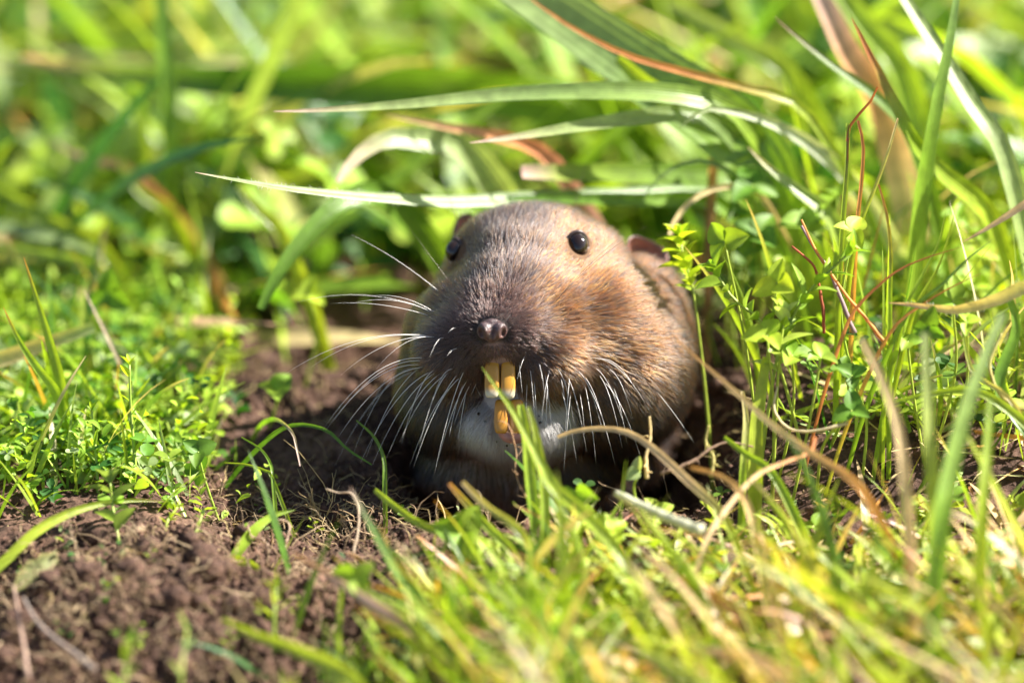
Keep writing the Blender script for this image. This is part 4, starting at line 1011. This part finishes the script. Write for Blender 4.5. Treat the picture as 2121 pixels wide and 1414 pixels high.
# ------------------------------------------------------------------ loose single blades of the sward (copies of a few shapes)
WORDS = {}
def proto_blades(table, dry=False, k=6, seed=0):
    r = np.random.default_rng(seed); out = []
    for i in range(k):
        L = 1.0; lean = r.uniform(0.1, 0.5); bend = r.uniform(0.2, 1.1); t = np.linspace(0, 1, 13)
        th = lean + bend * t ** 1.4
        st = np.stack([np.sin(th), 0.12 * np.sin(3 * t + i), np.cos(th)], 1) / 12
        line = np.vstack([[0, 0, 0], np.cumsum(st, 0)[:-1]])[::-1]
        i0 = i % len(table); c0 = table[i0][0]; c1 = table[int(r.integers(len(table)))][0]
        q = i % 3; tipc = (STRAW, ORNG, c0)[q]; c1 = c0 if q == 2 else c1
        WORDS[(dry, i)] = table[i0][1] + (" with a tan tip", " with an orange tip", "")[q]
        V, F, cc, uv, w, s = ribbon(line, 0.045, [(0, tipc), (0.3, c1), (1, c0)], roll=r.uniform(-50, 50), basew=0.6)
        out.append(mesh_data("grass_blade", V, F, M_DRY if dry else M_BLADE, cc, uv))
    return out
SHAPES = {"green": proto_blades([(GRN, "green"), (LIME, "lime green"), (MID, "dark green"), (YEL, "yellow green"), (PALE, "pale green")], seed=1, k=15), "dry": proto_blades([(STRAW, "straw coloured"), (ORNG, "orange"), (BRWN, "brown"), (PINK, "pinkish")], True, seed=2, k=12)}
def single_blades(n, boxpx, seed, length, wide, label, group, kind="green", az=(math.pi, 0.0, 2.6, 5.5), tilt=0.35, name="grass_blade", overlook=False, shorten=False):
    r = np.random.default_rng(seed)
    q = G(r.uniform(boxpx[0], boxpx[1], n), r.uniform(boxpx[2], boxpx[3], n))
    k = (r.uniform(size=n) < overgrown(q[:, 0], q[:, 1])) | overlook
    for p in q[k]:
        mi = int(r.integers(len(SHAPES[kind]))); me = SHAPES[kind][mi]
        size = ("short", "long")[int(r.uniform() > 0.5)]; adj = WORDS[(kind == "dry", mi)].split(" with")
        o = bpy.data.objects.new(name, me)
        mid_ = sum(length) / 2; L = (r.uniform(length[0], mid_) if size == 'short' else r.uniform(mid_, length[1])) * (float(short_by_burrow(p[:1], p[1:2])[0]) if shorten else 1.0); wd = r.uniform(*wide) / 0.045 / 1.0
        o.scale = (L, wd, L)
        o.rotation_euler = (r.normal(0, 0.15), r.normal(tilt, 0.3), r.choice(az) + r.normal(0, 0.5))
        o.location = Vector((p + np.array([0, 0, -0.08])) * S)
        finish(o, label=size + " " + adj[0] + (" dead" if kind == "dry" else "") + " blade " + (("with" + adj[1] + " ") if len(adj) > 1 else "") + label, cat="grass blade", group=group)
single_blades(85, (1000, 2200, 1080, 1520), 301, (2.0, 4.4), (0.10, 0.20), "in the blurred grass before the burrow", "grass blades before the burrow", az=(math.pi, math.pi, 2.8, 0.3), shorten=True)
single_blades(52, (900, 2200, 1060, 1500), 302, (1.6, 3.8), (0.08, 0.16), "in the blurred grass before the burrow", "dry blades before the burrow", "dry", tilt=0.8, name="dead_grass_blade", az=(math.pi, 2.7, 0.2), shorten=True)
single_blades(50, (430, 1050, 1170, 1500), 303, (1.2, 3.0), (0.08, 0.15), "growing from the bare soil", "blades on the bare soil", az=(math.pi, 3.6, 0.3))
single_blades(46, (-60, 1000, 60, 480), 304, (2.6, 6.0), (0.22, 0.50), "beyond the low weeds", "blurred blades beyond the weeds", tilt=0.7)
single_blades(46, (1250, 2200, -60, 440), 305, (3.0, 7.0), (0.18, 0.42), "beyond the bank", "blades beyond the bank", tilt=0.5)
single_blades(16, (1250, 2200, 40, 420), 306, (2.2, 5.0), (0.16, 0.36), "beyond the bank", "dead blades beyond the bank", "dry", tilt=0.9, name="dead_grass_blade")
single_blades(10, (-60, 1000, 60, 480), 308, (2.2, 4.6), (0.16, 0.36), "beyond the low weeds", "dead blades beyond the weeds", "dry", tilt=1.0, name="dead_grass_blade")
single_blades(46, (-100, 1100, -40, 480), 317, (3.0, 8.0), (0.55, 1.05), "lying broad beyond the weeds", "broad leaves beyond the weeds", tilt=1.0, az=(math.pi, 0.0, 2.7, 5.6))
single_blades(22, (1150, 2250, -60, 400), 312, (4.0, 8.5), (0.45, 0.9), "lying broad beyond the bank", "broad leaves beyond the bank", tilt=0.8, az=(2.6, 2.4, 5.7))
single_blades(58, (1520, 2150, 620, 900), 307, (1.2, 3.6), (0.05, 0.11), "among the clover on the bank", "slender blades on the bank", az=(math.pi, 0, 2.5), tilt=0.15)
single_blades(22, (-40, 430, 640, 980), 309, (1.0, 2.4), (0.07, 0.13), "among the low weeds", "blades among the weeds")

# ------------------------------------------------------------------ clovers and weeds that can be picked out
def leaf_mesh(pos, dirv, nor, size, asp=1.0, cup=0.35, n=9, ob=0.62):
    """one leaf: pointed oval or round, folded along the midrib, drooping at the end"""
    d = np.asarray(dirv, float); d = d / np.linalg.norm(d); nor = np.asarray(nor, float)
    s = np.cross(d, nor); s /= np.linalg.norm(s) + 1e-9; u = np.cross(s, d)
    V = []; F = []
    t = np.linspace(0, 1, n)
    w = 0.42 * asp * np.sin(np.pi * t ** ob) ** 0.75 if asp > 0.55 else 0.42 * asp * np.sin(np.pi * t ** 0.8) ** 0.9
    for i in range(n):
        for a in (-1, -0.5, 0, 0.5, 1):
            x = a * w[i]; z = cup * abs(x) - 0.22 * (t[i] - 0.3) ** 2
            V.append(np.asarray(pos) + size * (s * x + d * t[i] + u * z))
    for i in range(n - 1):
        for j in range(4):
            F.append((i * 5 + j, i * 5 + j + 1, i * 5 + 6 + j, i * 5 + 5 + j))
    return np.array(V), F
def leaf_cols(n, base, r):
    k = np.tile(np.abs(np.array([-1, -0.5, 0, 0.5, 1])), n)[:, None]
    return np.asarray(base) * (1.18 - 0.22 * k) * r.uniform(0.9, 1.1)

def clover(label, px, py, d, size, seed, col=GRN, basepx=None, face=None, group=None, n=3):
    """trifoliate clover leaf on its stalk: thing > stalk, leaflets"""
    r = np.random.default_rng(seed)
    top = P(px, py, d)
    if basepx is None: b = top + np.array([r.normal(0, 0.3), r.uniform(-0.2, 0.5), 0])
    else: b = P(*basepx)
    b = np.array([b[0], b[1], float(gh(b[0], b[1])) - 0.06])
    o = empty("clover", b, label=label, cat="clover", group=group)
    mid = (top + b) / 2 + np.array([r.normal(0, 0.12), 0, 0.15])
    V, F = tube(smooth_line([b, mid, top], 10), np.linspace(0.028, 0.02, 11), 6)
    mesh_obj("stalk", V, F, M_STEM, o, cols=np.tile(YEL, (len(V), 1)), origin=b)
    up = np.array([0.1, -0.45, 0.85]) if face is None else np.array(face, float); up = up + r.normal(0, 0.15, 3); up /= np.linalg.norm(up)
    ex = np.cross(up, [0.2, 1, 0.3]); ex /= np.linalg.norm(ex); ey = np.cross(up, ex); a0 = r.uniform(0, 6.28)
    for k in range(n):
        a = a0 + k * 2.09 + r.normal(0, 0.12)
        dv = ex * math.cos(a) + ey * math.sin(a) + up * r.normal(0.12, 0.22)
        V, F = leaf_mesh(top, dv, up + r.normal(0, 0.2, 3), size * r.uniform(0.85, 1.1), r.uniform(0.85, 1.15), 0.5)
        mesh_obj("leaflet", V, F, M_LEAF, o, cols=leaf_cols(9, col, r), origin=b)
    return o

def sprig(label, path, size, seed, col=GRN, pairs=6, asp=0.45, up=0.5, group=None, name="leafy_weed", cat="weed", tuft=4, grow=0.0):
    """upright weed: stem with leaves in turn and a tuft on top; path = pixels from top to bottom"""
    r = np.random.default_rng(seed)
    W0 = [P(*q) for q in path]; W = to_ground(W0); line = smooth_line(W, 18)[::-1]
    ln = lambda q: np.linalg.norm(np.diff(np.array(q), axis=0), axis=1).sum()
    f0 = max(0.12, 1 - ln(W0) / ln(W)); b = line[0]
    o = empty(name, b, label=label, cat=cat, group=group)
    V, F = tube(line, np.linspace(0.038, 0.018, 19), 6)
    mesh_obj("stem", V, F, M_STEM, o, cols=np.tile(np.array(YEL) * 0.9, (len(V), 1)), origin=b)
    n = pairs * 2 + tuft
    for k in range(n):
        f = f0 + (1 - f0) * min(1, k / max(1, pairs * 2)); f = min(f, 0.995)
        i = f * 18; j = min(int(i), 17); p = line[j] + (line[j + 1] - line[j]) * (i - j)
        T = line[j + 1] - line[j]; T /= np.linalg.norm(T)
        a = k * math.pi * (1.0 if k % 2 else 1.0) + (k // 2) * 1.57 + r.normal(0, 0.3) if k < pairs * 2 else k * 2.4
        ex = np.cross(T, [0.2, 1, 0.1]); ex /= np.linalg.norm(ex); ey = np.cross(T, ex)
        rise = up if k < pairs * 2 else 1.2
        dv = ex * math.cos(a) + ey * math.sin(a) + T * (rise + r.normal(0, 0.15))
        V, F = leaf_mesh(p, dv, T - dv * 0.2 + r.normal(0, 0.15, 3), size * r.uniform(0.8, 1.15) * (1 - 0.25 * (k >= pairs * 2)) * (1 + grow * (1 - f)), asp * r.uniform(0.85, 1.15), 0.55, n=7, ob=0.8)
        mesh_obj("leaf", V, F, M_LEAF, o, cols=leaf_cols(7, col, r), origin=b)
    return o

clover("round leaved clover tucked behind the spear shaped blade's shadow", 1560, 385, 3.6, 0.50, 1, MID)
clover("clover under the spear shaped blade's lower end", 1735, 405, 3.4, 0.52, 2, GRN)
clover("clover with a folded leaf beside the dense whorled weed", 1500, 500, -0.2, 0.46, 3, GRN, face=(-0.5, -0.6, 0.5))
clover("dark green clover above the folded clover", 1570, 490, 3.4, 0.40, 4, MID)
clover("bright clover with two standing leaves at the middle of the bank", 1610, 585, -0.3, 0.42, 5, LIME, face=(-0.4, -0.7, 0.5))
clover("clover standing among the thin stems on the bank", 1765, 480, 0.2, 0.36, 6, LIME)
clover("small dark round clover under the hairy level blade", 1925, 675, -0.6, 0.34, 7, MID, face=(-0.2, -0.8, 0.4))
clover("three leaved dark clover on the soil below the bank weeds", 1765, 850, -0.6, 0.36, 8, MID, face=(0, -0.5, 0.85))
clover("clover with broad leaves behind the bow shaped stem", 1545, 300, 4.2, 0.60, 9, GRN)
clover("big bright clover before the burrow's shadow", 955, 1105, -1.7, 0.52, 10, GRN, face=(0, -0.8, 0.5))
clover("clover with one upright leaf close under the gopher's chin", 1192, 1015, -1.4, 0.40, 11, GRN, face=(-0.3, -0.9, 0.2), n=2)
clover("low clover beside the pale broken stem", 1265, 1095, -1.8, 0.40, 12, LIME)
clover("blurred clover on the soil below the slanting greyish blade", 740, 1200, -3.6, 0.42, 13, GRN, face=(-0.3, -0.8, 0.4))
clover("pale clover leaf lying at the burrow's lip", 1325, 975, -0.9, 0.26, 14, PALE, n=2)
clover("clover at the foot of the thin stems low on the bank", 1700, 740, -0.3, 0.34, 15, GRN)
clover("clover beside the stout blade at the burrow's edge", 1640, 735, -0.1, 0.44, 16, GRN)
clover("small clover in the weeds nearest the bare soil", 410, 935, 0.4, 0.30, 17, MID)
clover("bright small clover in the weeds towards the soil behind", 570, 810, 3.2, 0.36, 18, GRN)
clover("round clover leaf at the blurred edge of the dark gap", 225, 605, 4.4, 0.46, 19, MID, face=(0, -0.9, 0.4))
clover("clover in the weeds below the dark drooping blade", 640, 610, 4.6, 0.36, 20, LIME)
r0 = np.random.default_rng(77)
for k in range(22):
    px, py = r0.uniform(1470, 2110), r0.uniform(430, 780)
    clover(("green", "lime green", "dark green")[k % 3] + (" clover with big", " clover with small")[k % 2] + " round leaves among the thin blades on the bank", px, py, (r0.uniform(-0.5, 0.1), r0.uniform(3.2, 5.0))[int(py < 600)], (r0.uniform(0.38, 0.48), r0.uniform(0.24, 0.3))[k % 2], 400 + k, [GRN, LIME, MID][k % 3], group="clovers on the bank")
for k in range(26):
    px, py = r0.uniform(10, 520), r0.uniform(640, 940)
    g = G(px, py)[0]; dd = proj(g)[2][0]
    clover("small " + ("green", "lime green", "dark green")[k % 3] + " clover among the weeds beside the bare soil", px, py - r0.uniform(25, 60), dd, r0.uniform(0.18, 0.32), 500 + k, [GRN, LIME, MID][k % 3], group="clovers beside the bare soil")
for k in range(18):
    px, py = r0.uniform(1000, 2100), r0.uniform(1120, 1400)
    g = G(px, py)[0]; dd = proj(g)[2][0]
    clover("small " + ("green", "lime green", "yellow green")[k % 3] + " clover under the grass before the burrow", px, py - r0.uniform(30, 90), dd, r0.uniform(0.2, 0.34), 600 + k, [GRN, LIME, YEL][k % 3], group="clovers before the burrow")

sprig("dense whorled weed growing beside the gopher's ear", [(1408, 490, 1.9), (1415, 530, 1.9), (1435, 600, 1.9)], 0.42, 31, LIME, pairs=9, asp=0.62, tuft=7)
sprig("leafy spike with narrow pointed leaves leaning across the bank", [(1762, 520, -0.3), (1715, 565, -0.2), (1670, 610, -0.1), (1630, 680, 0.0), (1610, 740, 0.0)], 0.52, 32, GRN, pairs=8, asp=0.42, up=1.1, tuft=3)
sprig("pale weed with opposite oval leaves at the burrow's edge", [(1625, 655, -0.2), (1618, 710, -0.2), (1612, 770, -0.1)], 0.50, 33, PALE, pairs=4, asp=0.6)
sprig("weed with drooping oval leaves hanging over the burrow's dark side", [(1480, 560, 0.0), (1520, 620, 0.0), (1560, 650, 0.0), (1590, 690, 0.0)], 0.42, 34, GRN, pairs=5, asp=0.75)
sprig("tall seedling standing up from the weeds beside the bare soil", [(268, 755, 0.9), (270, 830, 0.9), (275, 900, 0.9), (280, 965, 0.8)], 0.34, 35, LIME, pairs=4, asp=0.34, up=1.0, name="seedling", cat="seedling")
sprig("grey green seedling with folded leaves on the soil mound", [(228, 1000, -0.6), (232, 1040, -0.6), (238, 1080, -0.7), (245, 1118, -0.8)], 0.46, 36, GREY, pairs=3, asp=0.7, name="seedling", cat="seedling")
sprig("tiny plump leaved sprout nearest the gopher's shadow on the soil", [(418, 1065, -0.6), (412, 1085, -0.7), (402, 1110, -0.8)], 0.17, 37, GREY, pairs=3, asp=0.5, name="seedling", cat="seedling")
sprig("tiny fleshy sprout beside the mound seedling", [(368, 1050, -0.4), (352, 1070, -0.5), (345, 1085, -0.6)], 0.17, 38, LIME, pairs=3, asp=0.4, name="seedling", cat="seedling")
sprig("thin seedling with narrow leaves among the weeds", [(190, 850, 1.0), (195, 900, 1.0), (200, 960, 0.9)], 0.36, 39, GRN, pairs=3, asp=0.28, up=0.9, name="seedling", cat="seedling")
sprig("blurred weed with upright leaves in front of the soil mound", [(270, 1330, -5.0), (262, 1370, -5.2), (255, 1430, -5.4)], 0.44, 40, GRN, pairs=2, asp=0.4, up=1.2, name="seedling", cat="seedling")
sprig("pair of pale blurred seed leaves in front of the soil mound", [(388, 1305, -4.6), (380, 1350, -4.8), (376, 1400, -5.0)], 0.40, 41, PALE, pairs=1, asp=0.34, up=1.5, tuft=2, name="seedling", cat="seedling")
sprig("spiky yellow green sprout on the front soil", [(572, 1215, -2.8), (570, 1245, -2.9), (568, 1280, -3.0)], 0.34, 42, YEL, pairs=3, asp=0.22, up=1.0, name="seedling", cat="seedling")
for k in range(26):
    px, py = r0.uniform(0, 470), r0.uniform(700, 1000)
    g = G(px, py)[0]; dd = proj(g)[2][0]; h = r0.uniform(30, 95)
    sprig("leafy little " + ("green", "lime green", "dark green", "yellow green")[k % 4] + " weed edging the bare soil", [(px + r0.normal(0, 12), py - h, dd), (px + r0.normal(0, 6), py - h / 2, dd), (px, py, dd)], r0.uniform(0.16, 0.34), 700 + k, [GRN, LIME, MID, YEL][k % 4], pairs=3, asp=r0.uniform(0.35, 0.7), group="weeds edging the bare soil")
for k in range(14):
    px, py = r0.uniform(1560, 2080), r0.uniform(600, 820)
    g = G(px, py)[0]; dd = proj(g)[2][0]; h = r0.uniform(60, 150)
    sprig("leafy upright %s weed among the thin stems of the bank" % ("green", "lime green", "dark green")[k % 3], [(px + r0.normal(0, 25), py - h, dd), (px + r0.normal(0, 8), py - h / 2, dd), (px, py, dd)], r0.uniform(0.28, 0.46), 800 + k, [GRN, LIME, MID][k % 3], pairs=5, asp=r0.uniform(0.4, 0.75), up=0.8, group="weeds on the bank")

# ------------------------------------------------------------------ roots, twigs, clods, scraps
def stick(label, path, rpx, col, seed, name="twig", cat="twig", wob=0.02, side=0, root=False):
    r = np.random.default_rng(seed)
    W = [P(*q) for q in path]
    line = smooth_line(W, 26) + np.cumsum(r.normal(0, wob * 0.35, (27, 3)), 0) * np.linspace(0, 1, 27)[:, None]
    A = Acc(); rad = rpx / PXC * np.linspace(0.55, 1.0, 27) * r.uniform(0.85, 1.15, 27)
    A.add(*tube(line, rad, 6), np.array(col))
    for k in range(side):
        i = int(r.integers(3, 25)); q = line[i]; dd = r.normal(0, 1, 3); dd /= np.linalg.norm(dd); L = r.uniform(0.06, 0.2)
        m = q + dd * L * 0.5 + r.normal(0, 0.02, 3)
        A.add(*tube([q, m, q + dd * L + r.normal(0, 0.04, 3)], [rad[i] * 0.5, rad[i] * 0.4, 0.002], 4), np.array(col) * 1.1)
    return A.build(name, M_DRY, origin=line[-1], label=label, cat=cat)
stick("straight dry twig standing askew on the soil mound", [(28, 1215, -2.6), (42, 1290, -3.2), (60, 1400, -4.0)], 6, (0.42, 0.30, 0.22), 1)
stick("curved grey twig lying on the soil mound", [(48, 1238, -3.0), (80, 1290, -3.4), (130, 1335, -3.8), (205, 1395, -4.5)], 6, (0.36, 0.29, 0.25), 2)
stick("thin hairy root dangling in front of the gopher's lower teeth", [(1030, 872, -0.6), (1050, 876, -0.6), (1062, 905, -0.6), (1068, 940, -0.6), (1066, 975, -0.7), (1085, 1020, -0.9), (1115, 1055, -1.2), (1150, 1085, -1.5)], 1.7, (0.60, 0.40, 0.22), 3, "root", "root", 0.03, 16)
stick("pale bent rootlet hooking over the root tuft", [(675, 1012, -0.7), (700, 1020, -0.7), (728, 1022, -0.8), (742, 1060, -0.9), (735, 1105, -1.0), (728, 1140, -1.1)], 3.0, (0.66, 0.52, 0.38), 4, "root", "root")
stick("wriggling pale rootlet on the soil before the root tuft", [(570, 1075, -0.9), (598, 1080, -0.9), (605, 1105, -1.0), (602, 1140, -1.1)], 2.6, (0.62, 0.46, 0.32), 5, "root", "root", 0.04, 3)
stick("second wriggling rootlet on the soil beside the bent sprout", [(512, 1082, -0.8), (520, 1110, -0.9), (545, 1125, -1.0), (556, 1150, -1.1)], 2.4, (0.58, 0.42, 0.30), 6, "root", "root", 0.04, 4)
stick("upright broken dry stalk at the burrow's lip", [(1345, 862, -0.7), (1348, 900, -0.7), (1344, 940, -0.8), (1350, 985, -0.9)], 4.5, STRAW, 7, "dry_stem", "dry stem", 0.02, 5)
stick("thick pale broken stem lying in front of the burrow's lip", [(1275, 1020, -1.8), (1340, 1052, -2.1), (1400, 1078, -2.4), (1450, 1098, -2.7)], 13, (0.55, 0.56, 0.40), 8, "broken_stem", "stem", 0.01, 3)
stick("knotted root end with a green bud on the burrow's lip", [(1468, 880, -0.7), (1462, 915, -0.7), (1480, 950, -0.8), (1475, 985, -0.9)], 5, (0.42, 0.36, 0.12), 9, "root", "root", 0.02, 9)
stick("dark woody root crossing the burrow's lip", [(1560, 925, -0.6), (1500, 915, -0.7), (1440, 945, -0.9), (1370, 960, -1.0)], 4, (0.28, 0.19, 0.12), 10, "root", "root", 0.03, 9)
stick("grey bent stalk among the rust coloured stems on the bank", [(1660, 468, 0.6), (1690, 520, 0.5), (1720, 560, 0.4), (1740, 610, 0.3), (1770, 690, 0.2)], 5, (0.36, 0.26, 0.26), 11, "dry_stem", "dry stem")
stick("red brown twisted stalk beside the leafy spike", [(1640, 510, 0.2), (1670, 535, 0.2), (1690, 560, 0.2), (1700, 620, 0.2), (1705, 690, 0.2)], 4, RUST, 12, "dry_stem", "dry stem")
stick("orange stalk slanting across the weeds of the bank", [(1660, 455, 0.3), (1690, 520, 0.3), (1740, 600, 0.2), (1800, 680, 0.0), (1830, 720, -0.1)], 4, ORNG, 13, "dry_stem", "dry stem")
stick("white stalk curving along the foot of the bank weeds", [(1610, 800, -0.3), (1605, 850, -0.4), (1640, 890, -0.6), (1700, 895, -0.7), (1760, 880, -0.7)], 4, (0.66, 0.58, 0.34), 14, "dry_stem", "dry stem")
stick("jointed yellow stem curling over the straw of the bank", [(2075, 690, -0.4), (2050, 760, -0.5), (2080, 830, -0.7), (2130, 850, -0.8)], 5, (0.5, 0.46, 0.14), 15, "dry_stem", "dry stem")
for k in range(16):
    px, py = r0.uniform(1840, 2110), r0.uniform(720, 900)
    a = r0.uniform(-0.7, 0.7); L = r0.uniform(40, 110)
    q = G([px - L / 2 * math.cos(a), px + L / 2 * math.cos(a)], [py - L / 2 * math.sin(a), py + L / 2 * math.sin(a)])
    A = Acc(); ln = smooth_line([q[0] + [0, 0, 0.08], q.mean(0) + [0, 0, 0.16], q[1] + [0, 0, 0.05]], 8)
    A.add(*tube(ln, r0.uniform(0.018, 0.035), 5), np.array([STRAW, PINK, BRWN, (0.45, 0.36, 0.3)][k % 4]) * 0.9)
    A.build("dead_stalk", M_DRY, origin=q[0], label="short dead stalk lying in the straw on the bank", cat="stalk", group="dead stalks on the bank")

# root tuft: a clod bound by fine roots
tb = G(680, 1112)[0]
tuft = empty("root_tuft", tb, label="upright clump of soil bound with fine pale roots before the burrow", cat="root tuft")
V, F = ICO3; r1 = np.random.default_rng(5)
Vt = V * np.array([0.20, 0.18, 0.36]) * (1 + 0.35 * r1.uniform(-1, 1, (len(V), 1))) + tb + np.array([0, 0, 0.18])
mesh_obj("clod", Vt, F.tolist(), M_SOIL, tuft, origin=tb)
A = Acc()
for k in range(120):
    a = r1.uniform(0, 6.28); z = r1.uniform(0.0, 0.5); rr = 0.19 * (1 - z * 0.6)
    p = tb + np.array([rr * math.cos(a), rr * math.sin(a), z]); pts = [p]
    dv = np.array([math.cos(a), math.sin(a), r1.normal(0.3, 0.8)]) * 0.06
    for j in range(6):
        dv = dv + r1.normal(0, 0.045, 3) + np.array([0, 0, -0.012]); pts.append(pts[-1] + dv * r1.uniform(0.5, 1.1))
    A.add(*tube(pts, np.linspace(0.009, 0.003, 7), 4), np.array(STRAW) * r1.uniform(0.6, 1.0))
A.build("fine_roots", M_DRY, tuft, origin=tb)["kind"] = "stuff"

# torn leaf lying on the mound
q = [P(118, 1138, -1.5), P(58, 1158, -1.6), P(15, 1222, -1.9), P(50, 1236, -1.9), P(98, 1216, -1.8), P(130, 1188, -1.6)]
cc_ = np.mean(q, 0); V = []; F = []
ring = []
for k in range(6):
    for t in (0, 0.25, 0.5, 0.75): ring.append(q[k] * (1 - t) + q[(k + 1) % 6] * t + np.random.default_rng(k * 7 + int(t * 8)).normal(0, 0.018, 3))
ring = np.array(ring); n = len(ring)
V = np.vstack([ring, cc_ + (ring - cc_) * 0.55 + [0, 0, 0.05], [cc_ + [0, 0, 0.09]]])
F = [(i, (i + 1) % n, n + (i + 1) % n, n + i) for i in range(n)] + [(n + i, n + (i + 1) % n, 2 * n) for i in range(n)]
cl = np.tile(np.array((0.32, 0.36, 0.14)), (len(V), 1)) * np.random.default_rng(3).uniform(0.75, 1.1, (len(V), 1)); cl[:n] = cl[:n] * [1.2, 1.0, 0.9]
mesh_obj("torn_leaf", V, F, M_LEAF, cols=cl, origin=q[2], label="torn yellowing piece of leaf lying on the soil mound", cat="leaf")

# clods
def clod(px, py, rad, seed, label, group):
    label = ("small " if rad < 0.12 else "middling " if rad < 0.18 else "big ") + label
    r = np.random.default_rng(seed); g = G(px, py)[0]
    V = ICO3[0]; n = np.zeros(len(V))
    for k in range(9):
        dv = r.normal(size=3); dv /= np.linalg.norm(dv); n += np.maximum(0, V @ dv - 0.55) * r.uniform(-0.7, 1.0)
    V = V * (1 + 0.6 * n + 0.09 * r.normal(size=len(V)))[:, None] * np.array([1, 0.9, 0.75]) * rad + g + np.array([0, 0, rad * 0.3])
    mesh_obj("soil_clod", V, ICO3[1].tolist(), M_SOIL, origin=g, smooth=True, label=label, cat="soil clod", group=group)
for k in range(46): clod(r0.uniform(-10, 600), r0.uniform(1100, 1400), r0.uniform(0.08, 0.26), 900 + k, "lump of dark soil on the loose mound in front of the burrow", "clods on the mound")
for k in range(22): clod(r0.uniform(480, 850), r0.uniform(700, 860), r0.uniform(0.10, 0.28), 1000 + k, "lump of brown soil on the bare patch beyond the gopher's shadow", "clods beyond the shadow")
for k in range(16): clod(r0.uniform(1250, 1560), r0.uniform(900, 1080), r0.uniform(0.07, 0.18), 1100 + k, "lump of soil on the lip before the gopher's cheek", "clods on the burrow lip")
for k in range(14): clod(r0.uniform(1440, 1560), r0.uniform(610, 850), r0.uniform(0.10, 0.24), 1200 + k, "lump of soil in the burrow wall beside the gopher's cheek", "clods in the burrow wall")
